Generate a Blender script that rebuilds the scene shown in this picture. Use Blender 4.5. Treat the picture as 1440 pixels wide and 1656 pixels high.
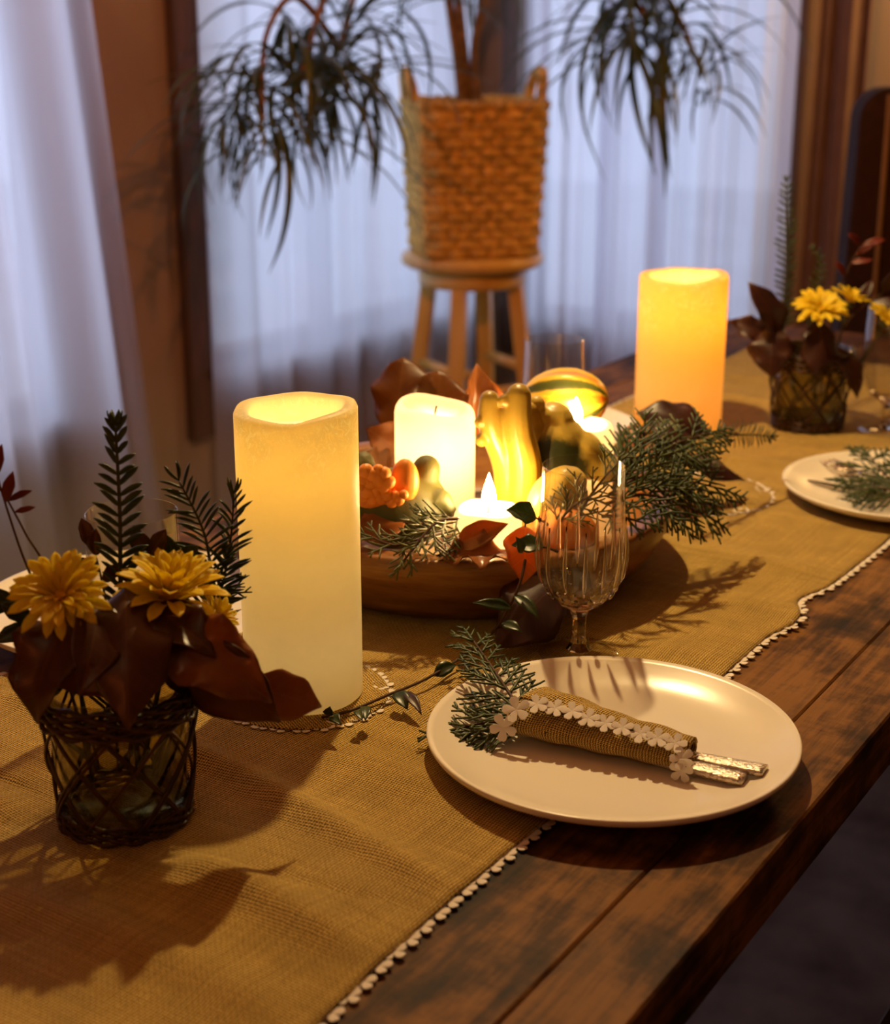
import bpy, math, random
from mathutils import Vector, Matrix, Quaternion, noise
random.seed(7)
PI = math.pi
V = Vector
for _o in list(bpy.data.objects):
    bpy.data.objects.remove(_o)
scene = bpy.context.scene
col = scene.collection

# ------------------------------------------------------------------ camera
F_PX, PITCH = 2450.0, math.radians(17.8)
CAM_H = 1.245                      # eye height above the floor, table top at 0.75
TZ = 0.75
cp, sp = math.cos(PITCH), math.sin(PITCH)
cam_d = bpy.data.cameras.new('camera')
cam = bpy.data.objects.new('camera', cam_d)
col.objects.link(cam)
cam.location = (0, 0, CAM_H)
cam.rotation_euler = (PI / 2 - PITCH, 0, 0)
cam_d.sensor_fit = 'VERTICAL'
cam_d.sensor_height = 24.0
cam_d.lens = 24.0 * F_PX / 1656.0
cam_d.clip_start = 0.02
cam_d.dof.use_dof = True
cam_d.dof.focus_distance = 1.12
cam_d.dof.aperture_fstop = 4.3
scene.camera = cam

# ------------------------------------------------------------------ light, exposure
scene.view_settings.view_transform = 'Standard'
scene.view_settings.look = 'None'
scene.view_settings.gamma = 1.0
scene.view_settings.exposure = 0.14
scene.view_settings.use_curve_mapping = False
scene.cycles.max_bounces = 9
scene.cycles.diffuse_bounces = 3
scene.cycles.transparent_max_bounces = 16
world = bpy.data.worlds.new('overcast_sky')
scene.world = world
world.use_nodes = True
wbg = world.node_tree.nodes['Background']
wbg.inputs['Color'].default_value = (0.72, 0.80, 1.0, 1)
wbg.inputs['Strength'].default_value = 1.75

def point_light(name, loc, power, color, radius):
    d = bpy.data.lights.new(name, 'POINT')
    d.energy = power
    d.color = color
    d.shadow_soft_size = radius
    o = bpy.data.objects.new(name, d)
    o.location = loc
    col.objects.link(o)
    return o
PENDANT = V((0.06, 1.62, TZ + 0.93))
point_light('pendant_bulb_light', PENDANT, 36.0, (1.0, 0.70, 0.31), 0.016)
point_light('warm_fill_light', (-0.7, -0.7, 2.25), 2.6, (1.0, 0.66, 0.34), 0.15)  # added fill behind the viewer, lifts the faces turned toward the camera
point_light('sideboard_lamp_light', (1.245, 3.337, 1.40), 12.0, (1.0, 0.56, 0.19), 0.08)
point_light('red_fill_light', (-0.62, 0.10, TZ+0.30), 1.3, (1.0, 0.20, 0.04), 0.06)  # added light without a fixture, reddens the near left of the table

# ------------------------------------------------------------------ geometry helpers
def ray(u, v):
    c, s = (u - 720.0) / F_PX, (v - 828.0) / F_PX
    return V((c, cp - s * sp, -sp - s * cp))
def P(u, v, z=0.0):
    "point of the picture ray at height z above the table top"
    r = ray(u, v)
    t = (TZ + z - CAM_H) / r.z
    return V((0, 0, CAM_H)) + r * t
def Y(u, v, y):
    "point of the picture ray at distance y into the room"
    r = ray(u, v)
    return V((0, 0, CAM_H)) + r * (y / r.y)
PHI = math.atan2(0.84, 0.543)
AX = V((math.cos(PHI), math.sin(PHI), 0))
NX = V((-math.sin(PHI), math.cos(PHI), 0))
O0 = V((-0.0627, 0.669, 0))
def T(a, n, z=0.0):
    "table frame: a along the table, n across it, z above the table top"
    return O0 + AX * a + NX * n + V((0, 0, TZ + z))
def AN(p):
    q = V((p[0], p[1], 0)) - O0
    return q.dot(AX), q.dot(NX)
def onA(u, v, n0):
    r = ray(u, v); c = V((0, 0, CAM_H))
    t = (n0 - (c - O0).dot(NX)) / V((r.x, r.y, 0)).dot(NX)
    p = c + r * t
    return AN(p)[0], p.z
def onB(u, v, a0):
    r = ray(u, v); c = V((0, 0, CAM_H))
    t = (a0 - (c - O0).dot(AX)) / V((r.x, r.y, 0)).dot(AX)
    p = c + r * t
    return AN(p)[1], p.z

WM = {}
def wm(o):
    return WM.get(o.name, Matrix.Identity(4))
def empty(name, loc, rotz=0.0):
    o = bpy.data.objects.new(name, None)
    o.empty_display_size = 0.03
    o.location = loc
    o.rotation_euler = (0, 0, rotz)
    col.objects.link(o)
    WM[o.name] = Matrix.LocRotScale(V(loc), Quaternion((0, 0, 1), rotz), V((1, 1, 1)))
    return o
def tag(o, label, cat=None, group=None, kind=None):
    if label: o['label'] = label
    if cat: o['category'] = cat
    if group: o['group'] = group
    if kind: o['kind'] = kind
    return o

class MB:
    def __init__(self):
        self.v, self.f = [], []
    def add(self, vs, fs):
        b = len(self.v)
        self.v += [V(p) for p in vs]
        self.f += [tuple(i + b for i in f) for f in fs]
        return self
    def box(self, lo, hi, m=None):
        x0, y0, z0 = lo; x1, y1, z1 = hi
        vs = [V(p) for p in ((x0,y0,z0),(x1,y0,z0),(x1,y1,z0),(x0,y1,z0),(x0,y0,z1),(x1,y0,z1),(x1,y1,z1),(x0,y1,z1))]
        if m: vs = [m @ p for p in vs]
        return self.add(vs, [(0,3,2,1),(4,5,6,7),(0,1,5,4),(1,2,6,5),(2,3,7,6),(3,0,4,7)])
    def tube(self, pts, rad, seg=6, closed=False, flat=1.0, up=None):
        pts = [V(p) for p in pts]
        n = len(pts)
        if not isinstance(rad, (list, tuple)): rad = [rad] * n
        rings = []
        ref = up
        prev = None
        for i, p in enumerate(pts):
            if closed: d = pts[(i + 1) % n] - pts[i - 1]
            else: d = pts[min(i + 1, n - 1)] - pts[max(i - 1, 0)]
            if d.length < 1e-9: d = V((0, 0, 1))
            d.normalize()
            if prev is None:
                r = V(ref) if ref else (V((0, 0, 1)) if abs(d.z) < 0.9 else V((1, 0, 0)))
                x = r - d * r.dot(d)
            else:
                x = prev - d * prev.dot(d)
            if x.length < 1e-6: x = d.orthogonal()
            x.normalize(); prev = x
            y = d.cross(x)
            rings.append([p + x * (math.cos(2*PI*k/seg) * rad[i] * flat) + y * (math.sin(2*PI*k/seg) * rad[i]) for k in range(seg)])
        vs = [q for r in rings for q in r]
        fs = []
        m = n if closed else n - 1
        for i in range(m):
            j = (i + 1) % n
            for k in range(seg):
                l = (k + 1) % seg
                fs.append((i*seg+k, i*seg+l, j*seg+l, j*seg+k))
        if not closed:
            fs.append(tuple(range(seg))[::-1])
            fs.append(tuple((n-1)*seg + k for k in range(seg)))
        return self.add(vs, fs)
    def lathe(self, prof, seg=48, center=(0, 0, 0), mod=None):
        "prof: list of (r, z); mod(theta, r, z) -> (r, z)"
        c = V(center); vs, fs, idx = [], [], []
        for (r, z) in prof:
            if r < 1e-6:
                idx.append([len(vs)]); vs.append(c + V((0, 0, z)))
            else:
                row = []
                for k in range(seg):
                    th = 2 * PI * k / seg
                    rr, zz = mod(th, r, z) if mod else (r, z)
                    row.append(len(vs)); vs.append(c + V((rr*math.cos(th), rr*math.sin(th), zz)))
                idx.append(row)
        for a, b in zip(idx, idx[1:]):
            for k in range(seg):
                l = (k + 1) % seg
                if len(a) == 1 and len(b) == 1: continue
                if len(a) == 1: fs.append((a[0], b[l], b[k]))
                elif len(b) == 1: fs.append((a[k], a[l], b[0]))
                else: fs.append((a[k], a[l], b[l], b[k]))
        return self.add(vs, fs)
    def ball(self, c, r, nu=16, nv=10, m=None, fn=None):
        c = V(c)
        if not isinstance(r, (list, tuple)): r = (r, r, r)
        vs, fs = [], []
        for i in range(nv + 1):
            ph = PI * i / nv
            for k in range(nu):
                th = 2 * PI * k / nu
                d = V((math.sin(ph)*math.cos(th), math.sin(ph)*math.sin(th), math.cos(ph)))
                q = V((d.x*r[0], d.y*r[1], d.z*r[2]))
                if fn: q = q * fn(d)
                if m: q = m @ q
                vs.append(c + q)
        for i in range(nv):
            for k in range(nu):
                l = (k + 1) % nu
                if i == 0: fs.append((k, nu + k, nu + l))
                elif i == nv - 1: fs.append((i*nu+k, (i+1)*nu+k, i*nu+l))
                else: fs.append((i*nu+k, (i+1)*nu+k, (i+1)*nu+l, i*nu+l))
        return self.add(vs, fs)
    def mesh(self, name, inv=None, smooth=True):
        me = bpy.data.meshes.new(name)
        vs = [tuple(inv @ p) if inv else tuple(p) for p in self.v]
        me.from_pydata(vs, [], self.f)
        if smooth: me.shade_smooth()
        me.update()
        return me
    def build(self, name, mat, parent=None, smooth=True, local=False, loc=None, rotz=0.0, label=None):
        """world-space verts unless local; with parent the verts go into the parent's frame; without one,
        loc gives the origin"""
        if parent is not None:
            inv = None if local else wm(parent).inverted()
            me = self.mesh(name, inv, smooth)
            o = bpy.data.objects.new(name, me)
            o.parent = parent
            col.objects.link(o)
            WM[o.name] = wm(parent).copy()
        else:
            l = V(loc) if loc is not None else V((0, 0, 0))
            M = Matrix.LocRotScale(l, Quaternion((0, 0, 1), rotz), V((1, 1, 1)))
            me = self.mesh(name, None if local else M.inverted(), smooth)
            o = bpy.data.objects.new(name, me)
            o.location = l
            o.rotation_euler = (0, 0, rotz)
            col.objects.link(o)
            WM[o.name] = M
        me.materials.append(mat)
        if label: o['label'] = label
        return o
def sharp(o, ang=35):
    "flat look kept on hard edges"
    me = o.data
    me.set_sharp_from_angle(angle=math.radians(ang))
    return o
def inst(name, me, parent, M):
    "another object on the mesh me, at the world matrix M, under parent"
    o = bpy.data.objects.new(name, me)
    col.objects.link(o)
    if parent is not None:
        o.parent = parent
        L = wm(parent).inverted() @ M
    else:
        L = M
    loc, rot, sca = L.decompose()
    o.location = loc; o.rotation_mode = 'QUATERNION'; o.rotation_quaternion = rot; o.scale = sca
    WM[o.name] = M
    return o
def frame(p, x, z):
    "matrix with x axis along x and z near z"
    x = V(x).normalized(); z = V(z)
    z = z - x * z.dot(x)
    if z.length < 1e-5: z = x.orthogonal()
    z.normalize(); y = z.cross(x)
    M = Matrix((x, y, z)).transposed().to_4x4()
    M.translation = V(p)
    return M
def bez(p0, p1, p2, n=10):
    p0, p1, p2 = V(p0), V(p1), V(p2)
    return [p0*(1-t)**2 + p1*2*t*(1-t) + p2*t*t for t in [i/n for i in range(n+1)]]
def spline(pts, n=6):
    pts = [V(p) for p in pts]
    out = []
    for i in range(len(pts) - 1):
        a, b, c, d = pts[max(i-1,0)], pts[i], pts[i+1], pts[min(i+2,len(pts)-1)]
        for k in range(n):
            t = k / n
            out.append(0.5*((2*b)+(c-a)*t+(2*a-5*b+4*c-d)*t*t+(3*b-a-3*c+d)*t**3))
    out.append(pts[-1])
    return out

# ------------------------------------------------------------------ materials
def newmat(name):
    m = bpy.data.materials.new(name)
    m.use_nodes = True
    nt = m.node_tree
    b = nt.nodes['Principled BSDF']
    return m, nt, b, nt.nodes['Material Output']
def nd(nt, typ, **kw):
    n = nt.nodes.new(typ)
    for k, v in kw.items():
        if k in n.inputs: n.inputs[k].default_value = v
        else: setattr(n, k, v)
    return n
def ramp(nt, stops, interp='LINEAR'):
    r = nt.nodes.new('ShaderNodeValToRGB')
    r.color_ramp.interpolation = interp
    e = r.color_ramp.elements
    e[0].position, e[0].color = stops[0][0], (*stops[0][1], 1)
    e[1].position, e[1].color = stops[-1][0], (*stops[-1][1], 1)
    for p, c in stops[1:-1]:
        x = e.new(p); x.color = (*c, 1)
    return r
def coords(nt, scale=(1,1,1), kind='Object', rot=(0,0,0)):
    tc = nt.nodes.new('ShaderNodeTexCoord')
    mp = nt.nodes.new('ShaderNodeMapping')
    mp.inputs['Scale'].default_value = scale
    mp.inputs['Rotation'].default_value = rot
    nt.links.new(tc.outputs[kind], mp.inputs['Vector'])
    return mp
def plain(name, color, rough=0.5, spec=0.5, var=0.15, scale=30.0, bump=0.0, metal=0.0, vary=0.0):
    m, nt, b, out = newmat(name)
    mp = coords(nt)
    n = nd(nt, 'ShaderNodeTexNoise', Scale=scale, Detail=4.0)
    nt.links.new(mp.outputs[0], n.inputs['Vector'])
    c = V(color)
    r = ramp(nt, [(0.3, c*(1-var)), (0.7, c*(1+var))])
    nt.links.new(n.outputs['Fac'], r.inputs[0])
    src = r.outputs[0]
    if vary > 0:
        oi = nt.nodes.new('ShaderNodeObjectInfo')
        h = nd(nt, 'ShaderNodeHueSaturation')
        ma = nd(nt, 'ShaderNodeMapRange'); ma.inputs['To Min'].default_value = 1-vary; ma.inputs['To Max'].default_value = 1+vary
        nt.links.new(oi.outputs['Random'], ma.inputs['Value'])
        nt.links.new(ma.outputs[0], h.inputs['Value'])
        nt.links.new(src, h.inputs['Color']); src = h.outputs[0]
    nt.links.new(src, b.inputs['Base Color'])
    b.inputs['Roughness'].default_value = rough
    b.inputs['Specular IOR Level'].default_value = spec
    b.inputs['Metallic'].default_value = metal
    if bump > 0:
        bp = nd(nt, 'ShaderNodeBump', Strength=bump, Distance=0.002)
        nt.links.new(n.outputs['Fac'], bp.inputs['Height'])
        nt.links.new(bp.outputs[0], b.inputs['Normal'])
    return m
def wood(name, dark, mid, light, scale=(1.5, 22, 22), rough=0.42, bump=0.25, vary=0.3, ring=6.0, spec=0.5, marks=False):
    m, nt, b, out = newmat(name)
    mp = coords(nt, scale)
    oi = nt.nodes.new('ShaderNodeObjectInfo')
    off = nd(nt, 'ShaderNodeVectorMath', operation='ADD')
    mul = nd(nt, 'ShaderNodeMath', operation='MULTIPLY'); mul.inputs[1].default_value = 37.0
    nt.links.new(oi.outputs['Random'], mul.inputs[0])
    nt.links.new(mp.outputs[0], off.inputs[0]); nt.links.new(mul.outputs[0], off.inputs[1])
    n1 = nd(nt, 'ShaderNodeTexNoise', Scale=1.6, Detail=7.0, Roughness=0.62, Distortion=0.6)
    nt.links.new(off.outputs[0], n1.inputs['Vector'])
    n2 = nd(nt, 'ShaderNodeTexNoise', Scale=ring, Detail=9.0, Roughness=0.7)
    nt.links.new(off.outputs[0], n2.inputs['Vector'])
    mx = nd(nt, 'ShaderNodeMath', operation='MULTIPLY_ADD'); mx.inputs[1].default_value = 0.45
    nt.links.new(n2.outputs['Fac'], mx.inputs[0])
    hm = nd(nt, 'ShaderNodeMath', operation='MULTIPLY'); hm.inputs[1].default_value = 0.6
    nt.links.new(n1.outputs['Fac'], hm.inputs[0]); nt.links.new(hm.outputs[0], mx.inputs[2])
    val = mx.outputs[0]
    if marks:
        # saw marks across the grain and dark worn patches
        mp2 = coords(nt, (60, 9, 9)); n3 = nd(nt, 'ShaderNodeTexNoise', Scale=1.0, Detail=4.0, Roughness=0.7)
        nt.links.new(mp2.outputs[0], n3.inputs['Vector'])
        mp3 = coords(nt, (9, 14, 14)); n4 = nd(nt, 'ShaderNodeTexNoise', Scale=1.0, Detail=5.0, Roughness=0.6)
        nt.links.new(mp3.outputs[0], n4.inputs['Vector'])
        mr4 = nd(nt, 'ShaderNodeMapRange'); mr4.inputs['From Min'].default_value = 0.42; mr4.inputs['From Max'].default_value = 0.62; mr4.inputs['To Min'].default_value = 0.16; mr4.inputs['To Max'].default_value = -0.13
        nt.links.new(n4.outputs['Fac'], mr4.inputs['Value'])
        s3 = nd(nt, 'ShaderNodeMath', operation='MULTIPLY_ADD'); s3.inputs[1].default_value = 0.30
        s3b = nd(nt, 'ShaderNodeMath', operation='SUBTRACT'); s3b.inputs[1].default_value = 0.5; nt.links.new(n3.outputs['Fac'], s3b.inputs[0])
        nt.links.new(s3b.outputs[0], s3.inputs[0]); nt.links.new(val, s3.inputs[2])
        s4 = nd(nt, 'ShaderNodeMath', operation='ADD'); nt.links.new(s3.outputs[0], s4.inputs[0]); nt.links.new(mr4.outputs[0], s4.inputs[1])
        val = s4.outputs[0]
    r = ramp(nt, [(0.34, dark), (0.52, mid), (0.70, light)])
    nt.links.new(val, r.inputs[0])
    b.inputs['Specular IOR Level'].default_value = spec
    h = nd(nt, 'ShaderNodeHueSaturation')
    ma = nd(nt, 'ShaderNodeMapRange'); ma.inputs['To Min'].default_value = 1-vary; ma.inputs['To Max'].default_value = 1+vary
    nt.links.new(oi.outputs['Random'], ma.inputs['Value']); nt.links.new(ma.outputs[0], h.inputs['Value'])
    nt.links.new(r.outputs[0], h.inputs['Color'])
    nt.links.new(h.outputs[0], b.inputs['Base Color'])
    b.inputs['Roughness'].default_value = rough
    bp = nd(nt, 'ShaderNodeBump', Strength=bump, Distance=0.002)
    nt.links.new(mx.outputs[0], bp.inputs['Height']); nt.links.new(bp.outputs[0], b.inputs['Normal'])
    return m
def burlap(name, pitch=0.0021, tint=(1, 1, 1), kind='Object'):
    m, nt, b, out = newmat(name)
    tc = nt.nodes.new('ShaderNodeTexCoord')
    # slight wobble of the threads
    nz = nd(nt, 'ShaderNodeTexNoise', Scale=55.0, Detail=3.0)
    nt.links.new(tc.outputs[kind], nz.inputs['Vector'])
    sub = nd(nt, 'ShaderNodeVectorMath', operation='SUBTRACT'); sub.inputs[1].default_value = (0.5, 0.5, 0.5)
    nt.links.new(nz.outputs['Color'], sub.inputs[0])
    sc = nd(nt, 'ShaderNodeVectorMath', operation='SCALE'); sc.inputs['Scale'].default_value = 0.0028
    nt.links.new(sub.outputs[0], sc.inputs[0])
    ad = nd(nt, 'ShaderNodeVectorMath', operation='ADD')
    nt.links.new(tc.outputs[kind], ad.inputs[0]); nt.links.new(sc.outputs[0], ad.inputs[1])
    sep = nt.nodes.new('ShaderNodeSeparateXYZ')
    nt.links.new(ad.outputs[0], sep.inputs[0])
    def M(op, a, bb=None, c=None):
        q = nd(nt, 'ShaderNodeMath', operation=op)
        for i, x in enumerate((a, bb, c)):
            if x is None: continue
            if isinstance(x, (int, float)): q.inputs[i].default_value = x
            else: nt.links.new(x, q.inputs[i])
        return q.outputs[0]
    k = PI / pitch
    sx = M('SINE', M('MULTIPLY', sep.outputs['X'], k))
    sy = M('SINE', M('MULTIPLY', sep.outputs['Y'], k))
    ax = M('ABSOLUTE', sx); ay = M('ABSOLUTE', sy)
    # over / under sign per cell
    px = M('SINE', M('MULTIPLY', sep.outputs['X'], k)); 
    par = M('SIGN', M('MULTIPLY', sx, sy))
    warp = M('MULTIPLY', ax, M('MULTIPLY_ADD', par, 0.22, 0.78))
    weft = M('MULTIPLY', ay, M('MULTIPLY_ADD', par, -0.22, 0.78))
    hgt = M('MAXIMUM', warp, weft)
    fib = nd(nt, 'ShaderNodeTexNoise', Scale=900.0, Detail=3.0)
    nt.links.new(tc.outputs[kind], fib.inputs['Vector'])
    big = nd(nt, 'ShaderNodeTexNoise', Scale=30.0, Detail=4.0)
    nt.links.new(tc.outputs[kind], big.inputs['Vector'])
    # streaks: single threads are darker / thicker than others
    mpx = nd(nt, 'ShaderNodeMapping'); mpx.inputs['Scale'].default_value = (500, 6, 6)
    nt.links.new(tc.outputs[kind], mpx.inputs['Vector'])
    st = nd(nt, 'ShaderNodeTexNoise', Scale=1.0, Detail=2.0); nt.links.new(mpx.outputs[0], st.inputs['Vector'])
    mpy = nd(nt, 'ShaderNodeMapping'); mpy.inputs['Scale'].default_value = (6, 500, 6)
    nt.links.new(tc.outputs[kind], mpy.inputs['Vector'])
    st2 = nd(nt, 'ShaderNodeTexNoise', Scale=1.0, Detail=2.0); nt.links.new(mpy.outputs[0], st2.inputs['Vector'])
    tot = M('ADD', M('MULTIPLY', hgt, 0.62), M('MULTIPLY_ADD', fib.outputs['Fac'], 0.25, M('MULTIPLY', M('ADD', st.outputs['Fac'], st2.outputs['Fac']), 0.16)))
    t = V(tint)
    def cc(x): return (x[0]*t[0], x[1]*t[1], x[2]*t[2])
    r = ramp(nt, [(0.50, cc((0.016, 0.007, 0.002))), (0.64, cc((0.22, 0.115, 0.022))), (0.80, cc((0.60, 0.375, 0.080))), (0.97, cc((0.92, 0.66, 0.20)))])
    nt.links.new(tot, r.inputs[0])
    h = nd(nt, 'ShaderNodeHueSaturation')
    ma = nd(nt, 'ShaderNodeMapRange'); ma.inputs['To Min'].default_value = 0.72; ma.inputs['To Max'].default_value = 1.25
    nt.links.new(big.outputs['Fac'], ma.inputs['Value']); nt.links.new(ma.outputs[0], h.inputs['Value'])
    nt.links.new(r.outputs[0], h.inputs['Color'])
    nt.links.new(h.outputs[0], b.inputs['Base Color'])
    b.inputs['Roughness'].default_value = 0.9
    b.inputs['Specular IOR Level'].default_value = 0.15
    b.inputs['Sheen Weight'].default_value = 0.1
    bp = nd(nt, 'ShaderNodeBump', Strength=0.8, Distance=0.0016)
    nt.links.new(tot, bp.inputs['Height']); nt.links.new(bp.outputs[0], b.inputs['Normal'])
    return m
def wax(name, color, trans, tw=0.5, rough=0.45, mottle=False, zr=(0.17, 0.22)):
    "waxy body: diffuse shell that also lets light from inside through"
    m, nt, b, out = newmat(name)
    b.inputs['Roughness'].default_value = rough
    b.inputs['Specular IOR Level'].default_value = 0.35
    mp = coords(nt)
    n = nd(nt, 'ShaderNodeTexNoise', Scale=55.0, Detail=6.0, Roughness=0.65)
    nt.links.new(mp.outputs[0], n.inputs['Vector'])
    c = V(color)
    r = ramp(nt, [(0.25, c*0.92), (0.75, c*1.05)])
    nt.links.new(n.outputs['Fac'], r.inputs[0]); nt.links.new(r.outputs[0], b.inputs['Base Color'])
    tr = nd(nt, 'ShaderNodeBsdfTranslucent')
    if mottle:
        # frosted crazing in the wax near the top
        vo = nd(nt, 'ShaderNodeTexNoise', Scale=120.0, Detail=8.0, Roughness=0.75, Distortion=1.2)
        nt.links.new(mp.outputs[0], vo.inputs['Vector'])
        sepz = nt.nodes.new('ShaderNodeSeparateXYZ'); nt.links.new(mp.outputs[0], sepz.inputs[0])
        bd = nd(nt, 'ShaderNodeMapRange'); bd.inputs['From Min'].default_value = zr[0]; bd.inputs['From Max'].default_value = zr[1]
        nt.links.new(sepz.outputs['Z'], bd.inputs['Value'])
        bl = nd(nt, 'ShaderNodeTexNoise', Scale=26.0, Detail=5.0); nt.links.new(mp.outputs[0], bl.inputs['Vector'])
        mu = nd(nt, 'ShaderNodeMath', operation='MULTIPLY'); bs = nd(nt, 'ShaderNodeMapRange'); bs.inputs['From Min'].default_value = 0.42; bs.inputs['From Max'].default_value = 0.58; nt.links.new(bl.outputs['Fac'], bs.inputs['Value'])
        nt.links.new(bd.outputs[0], mu.inputs[0]); nt.links.new(bs.outputs[0], mu.inputs[1])
        rr = ramp(nt, [(0.40, V(trans)), (0.50, V(trans)*0.74), (0.60, V((1.0, 0.95, 0.72)))])
        mu.use_clamp = True
        nt.links.new(vo.outputs['Fac'], rr.inputs[0])
        mix = nd(nt, 'ShaderNodeMix', data_type='RGBA')
        nt.links.new(mu.outputs[0], mix.inputs[0])
        mix.inputs[6].default_value = (*trans, 1); nt.links.new(rr.outputs[0], mix.inputs[7])
        nt.links.new(mix.outputs[2], tr.inputs['Color'])
    else:
        tr.inputs['Color'].default_value = (*trans, 1)
    ms = nd(nt, 'ShaderNodeMixShader'); ms.inputs[0].default_value = tw
    nt.links.new(b.outputs[0], ms.inputs[1]); nt.links.new(tr.outputs[0], ms.inputs[2])
    nt.links.new(ms.outputs[0], out.inputs['Surface'])
    return m
def emit(name, color, strength):
    m, nt, b, out = newmat(name)
    e = nd(nt, 'ShaderNodeEmission', Strength=strength)
    e.inputs['Color'].default_value = (*color, 1)
    nt.links.new(e.outputs[0], out.inputs['Surface'])
    return m
def glass(name, color=(1, 1, 1), refr=0.5, ior=1.45, rough=0.0):
    "thin clear glass: part straight through with a mirror coat, part refracting"
    m, nt, b, out = newmat(name)
    t = nd(nt, 'ShaderNodeBsdfTransparent'); t.inputs['Color'].default_value = (*color, 1)
    g = nd(nt, 'ShaderNodeBsdfGlossy', Roughness=0.02)
    lw = nd(nt, 'ShaderNodeLayerWeight', Blend=0.5)
    pw = nd(nt, 'ShaderNodeMath', operation='POWER'); pw.inputs[1].default_value = 2.6
    nt.links.new(lw.outputs['Facing'], pw.inputs[0])
    fr = nd(nt, 'ShaderNodeMath', operation='MULTIPLY_ADD'); fr.inputs[1].default_value = 0.75; fr.inputs[2].default_value = 0.05
    nt.links.new(pw.outputs[0], fr.inputs[0])
    a = nd(nt, 'ShaderNodeMixShader')
    nt.links.new(fr.outputs[0], a.inputs[0]); nt.links.new(t.outputs[0], a.inputs[1]); nt.links.new(g.outputs[0], a.inputs[2])
    gl = nd(nt, 'ShaderNodeBsdfGlass', IOR=ior, Roughness=rough); gl.inputs['Color'].default_value = (*color, 1)
    ms = nd(nt, 'ShaderNodeMixShader'); ms.inputs[0].default_value = refr
    nt.links.new(a.outputs[0], ms.inputs[1]); nt.links.new(gl.outputs[0], ms.inputs[2])
    nt.links.new(ms.outputs[0], out.inputs['Surface'])
    return m
def leafmat(name, dark, light, trans, rough=0.45, vein=None, tw=0.3, blot=None):
    m, nt, b, out = newmat(name)
    mp = coords(nt)
    n = nd(nt, 'ShaderNodeTexNoise', Scale=28.0, Detail=6.0, Roughness=0.6)
    nt.links.new(mp.outputs[0], n.inputs['Vector'])
    st = [(0.3, V(dark)), (0.68, V(light))]
    if blot: st.append((0.8, V(blot)))
    r = ramp(nt, st)
    oi = nt.nodes.new('ShaderNodeObjectInfo')
    ad = nd(nt, 'ShaderNodeVectorMath', operation='ADD')
    mu = nd(nt, 'ShaderNodeMath', operation='MULTIPLY'); mu.inputs[1].default_value = 13.0
    nt.links.new(oi.outputs['Random'], mu.inputs[0]); nt.links.new(mp.outputs[0], ad.inputs[0]); nt.links.new(mu.outputs[0], ad.inputs[1])
    nt.links.new(ad.outputs[0], n.inputs['Vector'])
    nt.links.new(n.outputs['Fac'], r.inputs[0])
    src = r.outputs[0]
    if vein:
        sx = nt.nodes.new('ShaderNodeSeparateXYZ'); nt.links.new(mp.outputs[0], sx.inputs[0])
        ab = nd(nt, 'ShaderNodeMath', operation='ABSOLUTE'); nt.links.new(sx.outputs['Y'], ab.inputs[0])
        lt = nd(nt, 'ShaderNodeMath', operation='LESS_THAN'); lt.inputs[1].default_value = 0.0007; nt.links.new(ab.outputs[0], lt.inputs[0])
        # side veins
        sv = nd(nt, 'ShaderNodeMath', operation='MULTIPLY_ADD'); sv.inputs[1].default_value = -0.8
        nt.links.new(ab.outputs[0], sv.inputs[0]); nt.links.new(sx.outputs['X'], sv.inputs[2])
        fr = nd(nt, 'ShaderNodeMath', operation='PINGPONG'); fr.inputs[1].default_value = 0.0045; nt.links.new(sv.outputs[0], fr.inputs[0])
        l2 = nd(nt, 'ShaderNodeMath', operation='LESS_THAN'); l2.inputs[1].default_value = 0.00035; nt.links.new(fr.outputs[0], l2.inputs[0])
        mxx = nd(nt, 'ShaderNodeMath', operation='MAXIMUM'); nt.links.new(lt.outputs[0], mxx.inputs[0]); nt.links.new(l2.outputs[0], mxx.inputs[1])
        m6 = nd(nt, 'ShaderNodeMath', operation='MULTIPLY'); m6.inputs[1].default_value = 0.5; nt.links.new(mxx.outputs[0], m6.inputs[0])
        mix = nd(nt, 'ShaderNodeMix', data_type='RGBA'); nt.links.new(m6.outputs[0], mix.inputs[0])
        nt.links.new(src, mix.inputs[6]); mix.inputs[7].default_value = (*vein, 1); src = mix.outputs[2]
    nt.links.new(src, b.inputs['Base Color'])
    b.inputs['Roughness'].default_value = rough
    bp = nd(nt, 'ShaderNodeBump', Strength=0.25, Distance=0.001); nt.links.new(n.outputs['Fac'], bp.inputs['Height']); nt.links.new(bp.outputs[0], b.inputs['Normal'])
    tr = nd(nt, 'ShaderNodeBsdfTranslucent'); tr.inputs['Color'].default_value = (*trans, 1)
    ms = nd(nt, 'ShaderNodeMixShader'); ms.inputs[0].default_value = tw
    nt.links.new(b.outputs[0], ms.inputs[1]); nt.links.new(tr.outputs[0], ms.inputs[2])
    nt.links.new(ms.outputs[0], out.inputs['Surface'])
    return m
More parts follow.
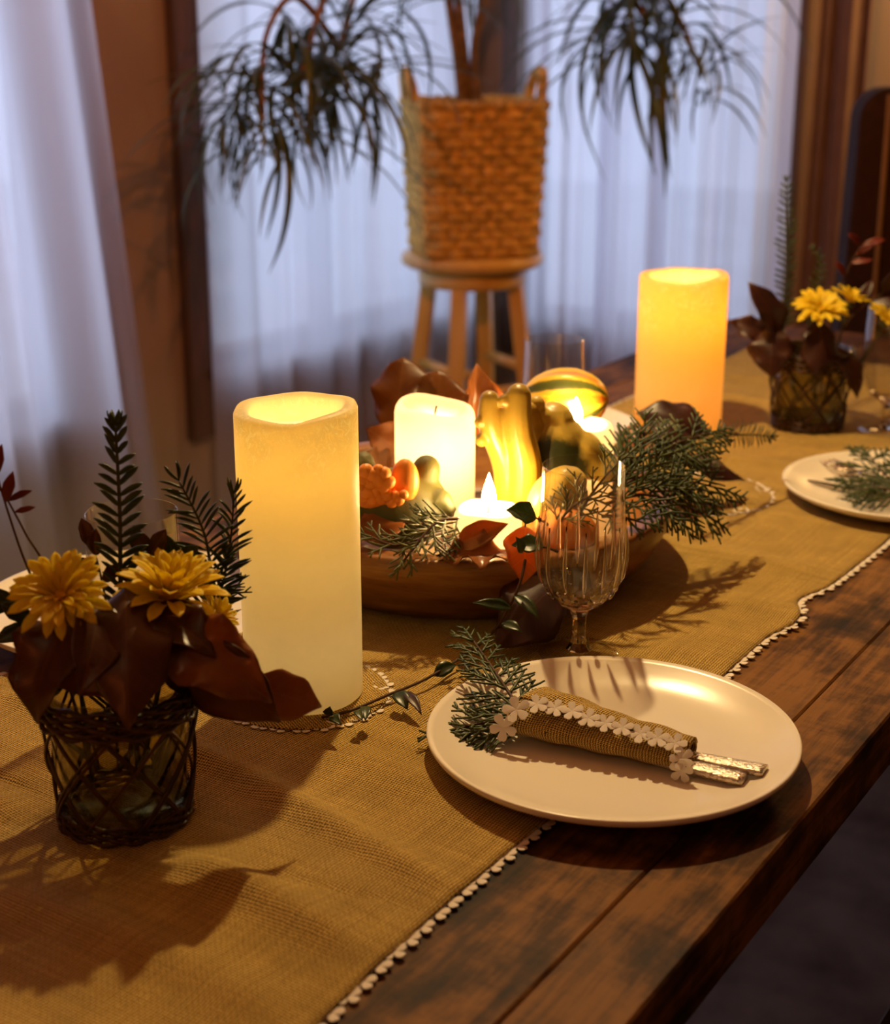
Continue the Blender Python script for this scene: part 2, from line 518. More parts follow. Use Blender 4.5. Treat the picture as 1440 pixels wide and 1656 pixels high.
def sheer(name, color, opac=0.87):
    m, nt, b, out = newmat(name)
    d = nd(nt, 'ShaderNodeBsdfDiffuse'); d.inputs['Color'].default_value = (*color, 1)
    t = nd(nt, 'ShaderNodeBsdfTranslucent'); t.inputs['Color'].default_value = (*color, 1)
    a = nd(nt, 'ShaderNodeMixShader'); a.inputs[0].default_value = 0.86
    nt.links.new(d.outputs[0], a.inputs[1]); nt.links.new(t.outputs[0], a.inputs[2])
    tp = nd(nt, 'ShaderNodeBsdfTransparent')
    mp = coords(nt, (9, 9, 0.6))
    n = nd(nt, 'ShaderNodeTexNoise', Scale=1.0, Detail=3.0); nt.links.new(mp.outputs[0], n.inputs['Vector'])
    r = nd(nt, 'ShaderNodeMapRange'); r.inputs['To Min'].default_value = opac-0.08; r.inputs['To Max'].default_value = opac+0.08
    nt.links.new(n.outputs['Fac'], r.inputs['Value'])
    ms = nd(nt, 'ShaderNodeMixShader'); nt.links.new(r.outputs[0], ms.inputs[0])
    nt.links.new(tp.outputs[0], ms.inputs[1]); nt.links.new(a.outputs[0], ms.inputs[2])
    nt.links.new(ms.outputs[0], out.inputs['Surface'])
    return m

M_TABLE = wood('stained_table_wood', (0.008, 0.0028, 0.0008), (0.062, 0.023, 0.0050), (0.185, 0.078, 0.018), scale=(2.6, 30, 30), rough=0.58, bump=0.8, spec=0.16, marks=True)
M_BENCH = wood('dark_bench_wood', (0.006, 0.003, 0.0015), (0.02, 0.008, 0.003), (0.05, 0.02, 0.008), rough=0.45)
M_BOWL = wood('acacia_bowl_wood', (0.10, 0.035, 0.010), (0.26, 0.105, 0.030), (0.50, 0.25, 0.08), scale=(3.5, 3.5, 22), rough=0.32, bump=0.1, vary=0.0, ring=3.0)
M_STOOL = wood('varnished_stool_wood', (0.58, 0.33, 0.06), (0.76, 0.48, 0.10), (0.84, 0.58, 0.16), scale=(6, 6, 1.5), rough=0.3, bump=0.05, vary=0.08)
M_CASING = wood('brown_window_wood', (0.05, 0.028, 0.020), (0.09, 0.052, 0.037), (0.13, 0.08, 0.055), scale=(8, 8, 1), rough=0.5, bump=0.05, vary=0.05)
M_BURLAP = burlap('burlap', 0.0022)
M_BURLAP2 = burlap('burlap_pouch', 0.0019, (0.95, 0.95, 1.0), 'UV')
M_FELT = plain('white_felt', (0.78, 0.70, 0.62), 0.9, 0.1, 0.05, 200)
M_PLATE = plain('cream_glazed_ceramic', (0.84, 0.76, 0.64), 0.24, 0.4, 0.015, 8)
M_LED1 = wax('pale_ivory_led_wax', (0.78, 0.71, 0.47), (1.0, 0.82, 0.44), 0.5, mottle=True, zr=(0.165, 0.215))
M_LED2 = wax('amber_led_wax', (0.82, 0.62, 0.30), (1.0, 0.62, 0.18), 0.5, mottle=True, zr=(0.11, 0.17))
M_WAX = wax('white_candle_wax', (0.92, 0.85, 0.72), (1.0, 0.80, 0.50), 0.5)
M_FLAME = emit('candle_flame', (1.0, 0.66, 0.28), 330.0)
M_WICK = plain('charred_wick', (0.02, 0.012, 0.01), 0.9)
M_GLASS = glass('clear_crystal', (0.97, 0.955, 0.92), 0.0)
M_CRYSTAL = glass('solid_crystal', (1.0, 0.98, 0.95), 1.0, ior=1.5)
M_VASEGLASS = glass('vase_glass', (0.74, 0.70, 0.52), 0.0)
M_WICKER = plain('dark_wicker', (0.050, 0.017, 0.008), 0.45, 0.4, 0.4, 160, 0.5, vary=0.35)
M_NEEDLE = leafmat('evergreen_needle', (0.018, 0.040, 0.012), (0.050, 0.080, 0.022), (0.06, 0.09, 0.02), 0.4, tw=0.15)
M_CEDAR = leafmat('cedar_scale', (0.020, 0.044, 0.012), (0.082, 0.102, 0.022), (0.10, 0.12, 0.03), 0.5, tw=0.15)
M_CEDARY = leafmat('cedar_scale_olive', (0.05, 0.060, 0.012), (0.14, 0.14, 0.03), (0.2, 0.18, 0.04), 0.5, tw=0.2)
M_TWIG = plain('brown_twig', (0.07, 0.030, 0.012), 0.6, 0.3, 0.3, 120)
M_GREENTWIG = plain('green_twig', (0.06, 0.06, 0.018), 0.5, 0.3, 0.3, 120)
M_PETAL = leafmat('yellow_petal', (0.90, 0.64, 0.020), (0.96, 0.80, 0.050), (1.0, 0.84, 0.05), 0.5, tw=0.5)
M_DISC = plain('flower_centre', (0.55, 0.28, 0.01), 0.7, 0.2, 0.3, 300, 0.5)
M_LBROWN = leafmat('dried_brown_leaf', (0.040, 0.013, 0.005), (0.115, 0.038, 0.011), (0.30, 0.09, 0.02), 0.36, (0.16, 0.06, 0.02), 0.18)
M_LCOPPER = leafmat('copper_leaf', (0.13, 0.040, 0.010), (0.36, 0.125, 0.032), (0.50, 0.16, 0.025), 0.28, (0.30, 0.12, 0.04), 0.22)
M_LORANGE = leafmat('orange_leaf', (0.36, 0.085, 0.008), (0.55, 0.17, 0.015), (0.75, 0.24, 0.02), 0.45, (0.6, 0.26, 0.05), 0.35)
M_LBURG = leafmat('burgundy_leaf', (0.020, 0.005, 0.004), (0.055, 0.012, 0.007), (0.16, 0.03, 0.01), 0.4, (0.09, 0.025, 0.012), 0.15)
M_LOLIVE = leafmat('olive_brown_leaf', (0.07, 0.024, 0.006), (0.17, 0.065, 0.012), (0.55, 0.24, 0.03), 0.42, (0.24, 0.12, 0.03), 0.5, (0.22, 0.19, 0.03))
M_LGREEN = leafmat('dark_green_leaf', (0.016, 0.030, 0.009), (0.045, 0.070, 0.018), (0.10, 0.16, 0.02), 0.35, (0.09, 0.11, 0.04), 0.25)
M_LRED = leafmat('red_twig_leaf', (0.08, 0.010, 0.008), (0.20, 0.026, 0.016), (0.4, 0.06, 0.03), 0.4, None, 0.2)
M_STEEL = plain('hammered_steel', (0.62, 0.55, 0.46), 0.22, 0.5, 0.05, 420, 0.7, metal=1.0)
M_STEEL2 = plain('polished_steel', (0.55, 0.47, 0.38), 0.2, 0.5, 0.05, 60, 0.0, metal=1.0)
M_WALL = plain('beige_wall_paint', (0.31, 0.25, 0.21), 0.85, 0.1, 0.05, 6)
M_CEIL = plain('ceiling_paint', (0.60, 0.56, 0.50), 0.9, 0.1, 0.03, 6)
M_FLOOR = plain('grey_carpet', (0.23, 0.17, 0.14), 0.95, 0.05, 0.35, 9, 0.4)
M_SHEER = sheer('sheer_curtain', (0.84, 0.84, 0.93))
M_DRAPE = plain('brown_drape', (0.17, 0.11, 0.09), 0.9, 0.1, 0.1, 15)
M_PANE = glass('window_pane', (0.95, 0.97, 1.0), 0.0)
M_BASKET = plain('woven_seagrass', (0.66, 0.41, 0.095), 0.75, 0.2, 0.40, 55, 0.6, vary=0.12)
M_PALM = leafmat('palm_leaf', (0.030, 0.060, 0.018), (0.090, 0.125, 0.035), (0.12, 0.16, 0.05), 0.4, None, 0.2)
M_TRUNK = plain('palm_trunk', (0.20, 0.12, 0.055), 0.85, 0.1, 0.4, 60, 0.5)
M_SOIL = plain('potting_soil', (0.03, 0.02, 0.012), 0.95, 0.1, 0.5, 90, 0.8)
M_CHAIR = plain('dark_brown_leather', (0.024, 0.012, 0.009), 0.7, 0.15, 0.2, 60, 0.2)
M_PIPING = plain('pale_piping', (0.20, 0.135, 0.060), 0.6, 0.3, 0.1, 80)
M_GROUND = plain('pale_patio', (0.62, 0.63, 0.62), 0.9, 0.1, 0.2, 2)
M_HEDGE = plain('garden_hedge', (0.10, 0.14, 0.08), 0.9, 0.1, 0.5, 4)
M_BLACK = plain('black_metal', (0.02, 0.018, 0.016), 0.4, 0.5, 0.1, 60)

# ------------------------------------------------------------------ the room
NA, AB = 1.84, 3.13          # wall A (far long side) across the table, wall B beyond its end
N0, A0 = -2.3, -2.4
ZH = 2.45
WT = 0.14
def room_box(mb, a0, a1, n0, n1, z0, z1):
    vs = []
    for z in (z0, z1):
        for (a, n) in ((a0, n0), (a1, n0), (a1, n1), (a0, n1)):
            vs.append(T(a, n, z - TZ))
    mb.add(vs, [(0,3,2,1),(4,5,6,7),(0,1,5,4),(1,2,6,5),(2,3,7,6),(3,0,4,7)])
def structure(name, mb, mat, loc, label=None):
    o = mb.build(name, mat, None, smooth=False, loc=loc, rotz=PHI)
    o['kind'] = 'structure'
    if label: o['label'] = label
    return o
m = MB(); room_box(m, A0-WT, AB+WT, N0-WT, NA+WT, -0.12, 0.0)
structure('floor', m, M_FLOOR, T(0, 0, -TZ), 'grey carpeted floor beneath the table')
m = MB(); room_box(m, A0-WT, AB+WT, N0-WT, NA+WT, ZH, ZH+0.1)
structure('ceiling', m, M_CEIL, T(0, 0, ZH-TZ), 'plain ceiling above the dining room')
# window openings, measured on the walls
aw1r, _ = onA(118, 560, NA)              # window 1, its inner edge
aw2l, zb2 = onA(334, 594, NA)            # window 2, glass from here
aw2r = 3.02
ZSILL = zb2
ZTOP = 2.12
W1 = (aw1r-1.05, aw1r); W2 = (aw2l, aw2r)
m = MB()
room_box(m, A0-WT, W1[0], NA, NA+WT, 0, ZH)
room_box(m, W1[1], W2[0], NA, NA+WT, 0, ZH)
room_box(m, W2[1], AB+WT, NA, NA+WT, 0, ZH)
for w in (W1, W2):
    room_box(m, w[0], w[1], NA, NA+WT, 0, ZSILL)
    room_box(m, w[0], w[1], NA, NA+WT, ZTOP, ZH)
structure('wall_back', m, M_WALL, T(0, NA, -TZ), 'beige wall with two curtained windows behind the table')
nB0, _ = onB(1262, 300, AB)
nB1 = NA - 0.14
B1 = (nB0, nB1)
m = MB()
room_box(m, AB, AB+WT, N0-WT, B1[0], 0, ZH)
room_box(m, AB, AB+WT, B1[1], NA, 0, ZH)
room_box(m, AB, AB+WT, B1[0], B1[1], 0, ZSILL-0.03)
room_box(m, AB, AB+WT, B1[0], B1[1], ZTOP, ZH)
structure('wall_right', m, M_WALL, T(AB, 0, -TZ), 'beige end wall with curtained windows behind the palm')
m = MB(); room_box(m, A0-WT, AB+WT, N0-WT, N0, 0, ZH)
structure('wall_front', m, M_WALL, T(0, N0, -TZ), 'plain beige wall behind the viewer')
m = MB(); room_box(m, A0-WT, A0, N0, NA, 0, ZH)
structure('wall_left', m, M_WALL, T(A0, 0, -TZ), 'plain beige wall at the near end of the table')
def window(name, side, lo, hi, zs, label, casing=0.075, low=0.15):
    o = empty(name, T((lo+hi)/2, NA, zs-TZ) if side == 'A' else T(AB, (lo+hi)/2, zs-TZ), PHI)
    tag(o, label, kind='structure')
    def bar(p0, p1, q0, q1, d0, d1, nm, mat, sh=False):
        mb = MB()
        if side == 'A': room_box(mb, p0, p1, NA+d0, NA+d1, q0, q1)
        else: room_box(mb, AB+d0, AB+d1, p0, p1, q0, q1)
        return mb.build(nm, mat, o, smooth=False)
    bar(lo-casing, lo, zs-low, ZTOP+casing, -0.025, 0.05, 'window_casing', M_CASING)
    bar(hi, hi+casing, zs-low, ZTOP+casing, -0.025, 0.05, 'window_casing', M_CASING)
    bar(lo, hi, ZTOP, ZTOP+casing, -0.025, 0.05, 'window_head', M_CASING)
    bar(lo, hi, zs-low, zs-0.02, -0.025, 0.0, 'window_apron', M_CASING)
    bar(lo-0.02, hi+0.02, zs-0.02, zs, -0.035, 0.06, 'window_sill', M_CASING)
    mid = (lo+hi)/2
    for (a, b) in ((lo, mid-0.015), (mid+0.015, hi)):
        bar(a, b, zs, ZTOP, 0.07, 0.076, 'pane', M_PANE)
    bar(mid-0.02, mid+0.02, zs, ZTOP, 0.05, 0.10, 'mullion', M_CASING)
    return o
window('window_1', 'A', W1[0], W1[1], ZSILL, 'tall window behind the sheer curtain at the far left')
window('window_2', 'A', W2[0], W2[1], ZSILL, 'tall window left of the basket stool behind sheer curtain')
window('window_3', 'B', B1[0], B1[1], ZSILL-0.03, 'wide window right of the basket stool behind sheer curtains', casing=0.05, low=0.12)
# garden outside
m = MB(); room_box(m, A0-4, AB+9, N0-2, NA+9, -0.25, -0.12)
structure('ground', m, M_GROUND, T(0, 0, -TZ-0.12), 'pale patio outside the windows')
# curtains: gathered sheets hanging just in front of the walls
def curtain(name, side, e0, e1, off, label, folds, amp, mat, z1=2.25, z0=0.03, seed=1, flare=None, group='sheer curtains at the windows'):
    rnd = random.Random(seed)
    ph = [rnd.uniform(0, 6.28) for _ in range(6)]
    NU, NV = folds*14, 14
    vs, fs = [], []
    for j in range(NV+1):
        z = z0+(z1-z0)*j/NV
        lo = e0(z) if callable(e0) else e0
        hi = e1(z) if callable(e1) else e1
        for i in range(NU+1):
            t = i/NU
            x = lo+(hi-lo)*t
            w = t*folds*2*PI
            d = math.sin(w+1.3*math.sin(t*7+ph[0])+0.25*math.sin(z*2+ph[1]))*0.6+0.4*math.sin(w*0.53+ph[2]+0.2*z)+0.2*math.sin(w*2.1+ph[3])
            a_ = amp*(1.0-0.25*j/NV)
            q = off+a_*d
            x2 = x+0.35*amp*math.sin(w*0.5+ph[4])
            vs.append(T(x2, NA-q, z-TZ) if side == 'A' else T(AB-q, x2, z-TZ))
    for j in range(NV):
        for i in range(NU):
            a = j*(NU+1)+i
            fs.append((a, a+1, a+NU+2, a+NU+1))
    mid = ((e0(z0) if callable(e0) else e0)+(e1(z0) if callable(e1) else e1))/2
    o = empty(name, T(mid, NA-off, -TZ) if side == 'A' else T(AB-off, mid, -TZ), PHI)
    tag(o, label, 'curtain', group)
    MB().add(vs, fs).build('cloth', mat, o)
    mb = MB()
    zr = z1+0.01
    if side == 'A': mb.tube([T((e0(z1) if callable(e0) else e0)-0.04, NA-off, zr-TZ), T((e1(z1) if callable(e1) else e1)+0.04, NA-off, zr-TZ)], 0.011, 8)
    else: mb.tube([T(AB-off, (e0(z1) if callable(e0) else e0)-0.04, zr-TZ), T(AB-off, (e1(z1) if callable(e1) else e1)+0.04, zr-TZ)], 0.011, 8)
    mb.build('curtain_rod', M_BLACK, o)
    return o
c1t, z1t = onA(150, 20, NA-0.10)
c1b, z1b = onA(256, 790, NA-0.10)
def c1edge(z): return c1b+(c1t-c1b)*((z-z1b)/(z1t-z1b)) if z < 1.4 else c1b+(c1t-c1b)*((1.4-z1b)/(z1t-z1b))
curtain('sheer_curtain', 'A', W1[0]-0.1, c1edge, 0.10, 'pale sheer curtain hanging at the far left window', 8, 0.042, M_SHEER, seed=3)
c2l, _ = onA(352, 450, NA-0.09)
nBm, _ = onB(1016, 300, AB-0.09)
curtain('sheer_curtain', 'A', c2l, 2.99, 0.09, 'pale sheer curtain left of the basket stool', 7, 0.022, M_SHEER, seed=5)
curtain('sheer_curtain', 'B', nBm+0.01, NA-0.20, 0.09, 'pale sheer curtain right of the basket stool', 5, 0.020, M_SHEER, seed=8)
nE, _ = onB(1290, 300, AB-0.09)
curtain('sheer_curtain', 'B', nE, nBm+0.06, 0.145, 'lavender sheer curtain behind the amber candle', 6, 0.030, M_SHEER, seed=11)
nD0, _ = onB(1392, 300, AB-0.10); nD1, _ = onB(1300, 300, AB-0.10)
curtain('drape', 'B', nD0, nD1, 0.10, 'heavy brown drape beside the dark chair', 3, 0.012, M_DRAPE, seed=14, group='heavy drapes')

# ------------------------------------------------------------------ pendant lamp over the table (above the frame)
pl = empty('pendant_lamp', (PENDANT.x, PENDANT.y, PENDANT.z-0.115))
tag(pl, 'red glass pendant lamp hanging over the table', 'lamp')
M_SHADE = bpy.data.materials.new('red_shade_glass'); M_SHADE.use_nodes = True
_nt = M_SHADE.node_tree
_t = nd(_nt, 'ShaderNodeBsdfTransparent'); _t.inputs['Color'].default_value = (0.92, 0.36, 0.11, 1)
_nt.links.new(_t.outputs[0], _nt.nodes['Material Output'].inputs['Surface'])
MB().lathe([(0.115, -0.090), (0.108, -0.04), (0.085, 0.04), (0.045, 0.09), (0.02, 0.10)], 40, PENDANT).build('lamp_shade', M_SHADE, pl)
MB().lathe([(0.0, 0.05), (0.018, 0.05), (0.018, 0.11), (0.006, 0.12), (0.0, 0.12)], 16, PENDANT).build('lamp_socket', M_BLACK, pl)
MB().tube([PENDANT+V((0, 0, 0.12)), V((PENDANT.x, PENDANT.y, ZH))], 0.004, 6).build('cord', M_BLACK, pl)

# ------------------------------------------------------------------ dining table
N_NEAR, N_FAR = -0.133, 0.62
A_S, A_E = -0.75, 1.98
table = empty('dining_table', T((A_S+A_E)/2, (N_NEAR+N_FAR)/2, -TZ), PHI)
tag(table, 'long dark wooden dining table with plank top', 'table')
def tbox(mb, a0, a1, n0, n1, z0, z1, bev=0.002):
    "box with small bevels on its upper edges, table frame"
    b = bev
    vs = [T(a0,n0,z0),T(a1,n0,z0),T(a1,n1,z0),T(a0,n1,z0), T(a0,n0,z1-b),T(a1,n0,z1-b),T(a1,n1,z1-b),T(a0,n1,z1-b), T(a0+b,n0+b,z1),T(a1-b,n0+b,z1),T(a1-b,n1-b,z1),T(a0+b,n1-b,z1)]
    return mb.add(vs, [(0,3,2,1),(0,1,5,4),(1,2,6,5),(2,3,7,6),(3,0,4,7),(4,5,9,8),(5,6,10,9),(6,7,11,10),(7,4,8,11),(8,9,10,11)])
rows = [N_NEAR, -0.075, 0.035, 0.135, 0.235, 0.34, 0.44, 0.54, N_FAR]
rnd = random.Random(4)
for i in range(len(rows)-1):
    cuts = [A_S]
    x = A_S+rnd.uniform(0.5, 1.1)
    while x < A_E-0.35:
        cuts.append(x); x += rnd.uniform(0.7, 1.3)
    if i == 0: cuts = [A_S, 0.92]
    cuts.append(A_E)
    for a, b in zip(cuts, cuts[1:]):
        g = 0.0005
        mb = MB(); tbox(mb, a+g, b-g, rows[i]+g, rows[i+1]-g, -0.030, -rnd.uniform(0.0, 0.0012), 0.0016)
        c = T((a+b)/2, (rows[i]+rows[i+1])/2, 0)
        o = mb.build('plank', M_TABLE, table, smooth=False)
mb = MB(); tbox(mb, A_S+0.004, A_E-0.004, N_NEAR+0.003, N_NEAR+0.035, -0.052, -0.0305); mb.build('edge_rail', M_TABLE, table, smooth=False)
mb = MB(); tbox(mb, A_S+0.004, A_E-0.004, N_FAR-0.035, N_FAR-0.003, -0.052, -0.0305); mb.build('edge_rail', M_TABLE, table, smooth=False)
for n in (N_NEAR+0.07, N_FAR-0.10):
    mb = MB(); tbox(mb, A_S+0.1, A_E-0.1, n, n+0.03, -0.13, -0.0525); mb.build('apron', M_TABLE, table, smooth=False)
for a in (A_S+0.06, A_E-0.14):
    for n in (N_NEAR+0.05, N_FAR-0.13):
        mb = MB(); tbox(mb, a, a+0.08, n, n+0.08, -TZ, -0.053); mb.build('leg', M_TABLE, table, smooth=False)
# bench along the near side
bench = empty('bench', T(0.9, -0.30, -TZ), PHI)
tag(bench, 'dark wooden bench beside the near table edge', 'bench')
for i in range(3):
    mb = MB(); tbox(mb, 0.30, 1.9, -0.45+i*0.106, -0.45+i*0.106+0.103, -0.335, -0.30, 0.003); mb.build('seat_plank', M_BENCH, bench, smooth=False)
for a in (0.42, 1.72):
    mb = MB(); tbox(mb, a, a+0.06, -0.43, -0.15, -TZ, -0.336); mb.build('leg', M_BENCH, bench, smooth=False)

# ------------------------------------------------------------------ burlap runner
R_N0, R_N1 = 0.0, 0.475
RA0, RA1 = -0.50, 1.74
FLAT = []   # (point, radius) where something stands
def edge_n(a):
    w = 0.004*math.sin(a*5.1+0.4)+0.003*math.sin(a*11.7)
    w += -0.010*math.exp(-((a-0.665)/0.03)**2)+0.010*math.exp(-((a-0.72)/0.03)**2)
    return w
FOLDS = [(0.055, 0.0085, 0.015), (0.105, 0.0055, 0.06), (0.100, -0.0045, 0.004), (0.168, 0.0085, 0.013), (-0.02, 0.006, 0.018), (-0.10, 0.009, 0.02), (0.27, 0.003, 0.02), (0.38, 0.004, 0.02),
         (0.655, 0.012, 0.028), (0.56, 0.004, 0.02), (0.80, 0.005, 0.02), (0.92, 0.006, 0.018), (1.12, 0.006, 0.02), (1.24, 0.005, 0.02), (1.38, 0.007, 0.02), (1.55, 0.008, 0.03)]
def runner_h(a, n):
    h = 0.0
    for i, (c, amp, w) in enumerate(FOLDS):
        cc = c+0.02*math.sin(n*9+i*1.7)+(n-0.2)*0.10*math.sin(i*2.3)
        k = 0.65+0.35*math.sin(n*7+i*2.1)
        e = min(abs(n-R_N0), abs(n-R_N1))/0.05
        k *= 1.0 if c == 0.655 else min(1.0, e)
        h += amp*k*math.exp(-((a-cc)/w)**2)
    h += 0.0012*noise.noise(V((a*9, n*9, 0.3)))+0.0006*noise.noise(V((a*30, n*30, 2.3)))
    p = T(a, n, 0)
    for (q, r) in FLAT:
        d = math.hypot(p.x-q.x, p.y-q.y)
        if d < r+0.05:
            t = min(1, max(0, (d-r)/0.05))
            h *= t*t*(3-2*t)
    e = min(abs(n-R_N0), abs(n-R_N1))
    return 0.0022+max(0.0, h+0.0009)
def surf(p):
    a, n = AN(p)
    return TZ+runner_h(a, n)

PL1 = P(990, 1195, 0.02); PL1 = V((0.118, 0.971, TZ))
PL2 = V((0.501, 1.578, TZ)); PL3 = V((-0.273, 1.227, TZ)); PL4 = V((0.11, 1.834, TZ))
C1 = V((-0.1087, 1.072, TZ)); C2 = P(1095, 694); MAT2 = P(1132, 803)
BOWL = V((0.014, 1.383, TZ)); VA = P(205, 1325); VB = P(1305, 693)
G1 = V((0.1097, 1.150, TZ)); G2 = V((0.121, 1.655, TZ)); G3 = V((-0.224, 1.030, TZ)); G4 = P(1431, 702)
PR = 0.131
FLAT += [(PL1, PR*0.6), (PL2, PR*0.6), (PL3, PR*0.6), (PL4, PR*0.6), (C1, 0.075), (C2, 0.065), (MAT2, 0.085), (BOWL, 0.16), (VA, 0.055), (VB, 0.055), (G1, 0.035), (G2, 0.035), (G3, 0.035), (G4, 0.035)]
runner = empty('table_runner', T((RA0+RA1)/2, (R_N0+R_N1)/2, 0.0005), PHI)
tag(runner, 'long burlap table runner with white flower edging', 'table runner')
NUr, NVr = 520, 90
vs, fs = [], []
for i in range(NUr+1):
    a = RA0+(RA1-RA0)*i/NUr
    for j in range(NVr+1):
        t = j/NVr
        n = (R_N0+edge_n(a))*(1-t)+(R_N1-edge_n(a+0.7))*t
        vs.append(T(a, n, runner_h(a, n)))
k0 = len(vs)
for i in range(NUr):
    for j in range(NVr):
        q = i*(NVr+1)+j
        fs.append((q, q+NVr+1, q+NVr+2, q+1))
ro = MB().add(vs, fs).build('cloth', M_BURLAP, runner)
sol = ro.modifiers.new('thickness', 'SOLIDIFY'); sol.thickness = 0.0014; sol.offset = -1.0
def flower_mesh(name, R=0.0092, th=0.0006, petals=5, notch=True):
    mb = MB(); N = petals*8
    top, bot = [], []
    for k in range(N):
        th_ = 2*PI*k/N
        u = (k % 8)/8.0
        prof = math.sin(PI*u)**0.55
        r = R*(0.34+0.66*prof)
        if notch and 0.42 < u < 0.58: r *= 0.93
        top.append(V((r*math.cos(th_), r*math.sin(th_), th+0.10*r*prof)))
        bot.append(V((r*math.cos(th_), r*math.sin(th_), 0.10*r*prof)))
    vs = [V((0, 0, th))]+top+[V((0, 0, 0))]+bot
    fs = []
    for k in range(N):
        l = (k+1) % N
        fs.append((0, 1+k, 1+l)); fs.append((N+1, N+2+l, N+2+k)); fs.append((1+k, N+2+k, N+2+l, 1+l))
    me = mb.add(vs, fs).mesh(name, None, False)
    me.materials.append(M_FELT)
    return me
ME_TRIM = flower_mesh('trim_flower')
rnd = random.Random(9)
a = -0.26
while a < 1.62:
    n = R_N0+edge_n(a)
    z = max(0.0003, runner_h(a, n+0.001)-0.0024)
    inst('trim_flower', ME_TRIM, runner, Matrix.Translation(T(a, n+0.0012, z)) @ Matrix.Rotation(PHI+rnd.uniform(-0.25, 0.25), 4, 'Z'))
    a += 0.0158*rnd.uniform(0.92, 1.08)
a = 0.0
while a < 1.62:
    n = R_N1-edge_n(a+0.7)
    inst('trim_flower', ME_TRIM, runner, Matrix.Translation(T(a, n-0.0016, 0.0003)) @ Matrix.Rotation(rnd.uniform(0, 6.28), 4, 'Z'))
    a += 0.0165*rnd.uniform(0.92, 1.08)

# round burlap mats
def mat_round(c, R, label):
    z = surf(c)+0.0002
    o = empty('burlap_mat', (c.x, c.y, z), 0.5)
    tag(o, label, 'mat', 'round burlap candle mats')
    mb = MB(); mb.lathe([(0, 0), (R-0.001, 0), (R, 0.0008), (R-0.001, 0.0017), (R*0.5, 0.0019), (0, 0.0019)], 64, mod=lambda th, r, zz: (r, zz+0.0008*math.sin(5*th)*(r/R)))
    mb.build('cloth', M_BURLAP, o, local=True)
    N = int(2*PI*R/0.0165)
    for k in range(N):
        th = 2*PI*k/N
        inst('trim_flower', ME_TRIM, o, Matrix.Translation(V((c.x+math.cos(th)*(R-0.004), c.y+math.sin(th)*(R-0.004), z-0.0001))) @ Matrix.Rotation(rnd.uniform(0, 6), 4, 'Z'))
    return z+0.0019
zc1 = mat_round(C1, 0.066, 'small round burlap mat with white edging under the ivory candle')
mat_round(MAT2, 0.078, 'small round burlap mat with white edging right of the bowl')

# ------------------------------------------------------------------ plates
def plate(c, label):
    z = max(surf(c), TZ+0.0025)+0.001
    o = empty('dinner_plate', (c.x, c.y, z))
    tag(o, label, 'plate', 'cream dinner plates')
    R = PR
    prof = [(0, 0.0035), (R*0.55, 0.0035), (R*0.72, 0.0045), (R*0.82, 0.008), (R*0.90, 0.0125), (R*0.96, 0.0165), (R*0.99, 0.0185), (R, 0.0180), (R*1.002, 0.0160), (R*0.99, 0.0135), (R*0.94, 0.0100), (R*0.84, 0.0048), (R*0.70, 0.0006), (R*0.66, 0.0), (R*0.62, 0.0008), (0, 0.001)]
    prof = prof[::-1]
    MB().lathe(prof, 96).build('dish', M_PLATE, o, local=True)
    return z
zp1 = plate(PL1, 'cream dinner plate holding the burlap cutlery pouch')
zp2 = plate(PL2, 'cream dinner plate at the right edge with knife and fork')
plate(PL3, 'cream dinner plate behind the yellow flowers on the far left')
plate(PL4, 'cream dinner plate mostly hidden behind the bowl of gourds')

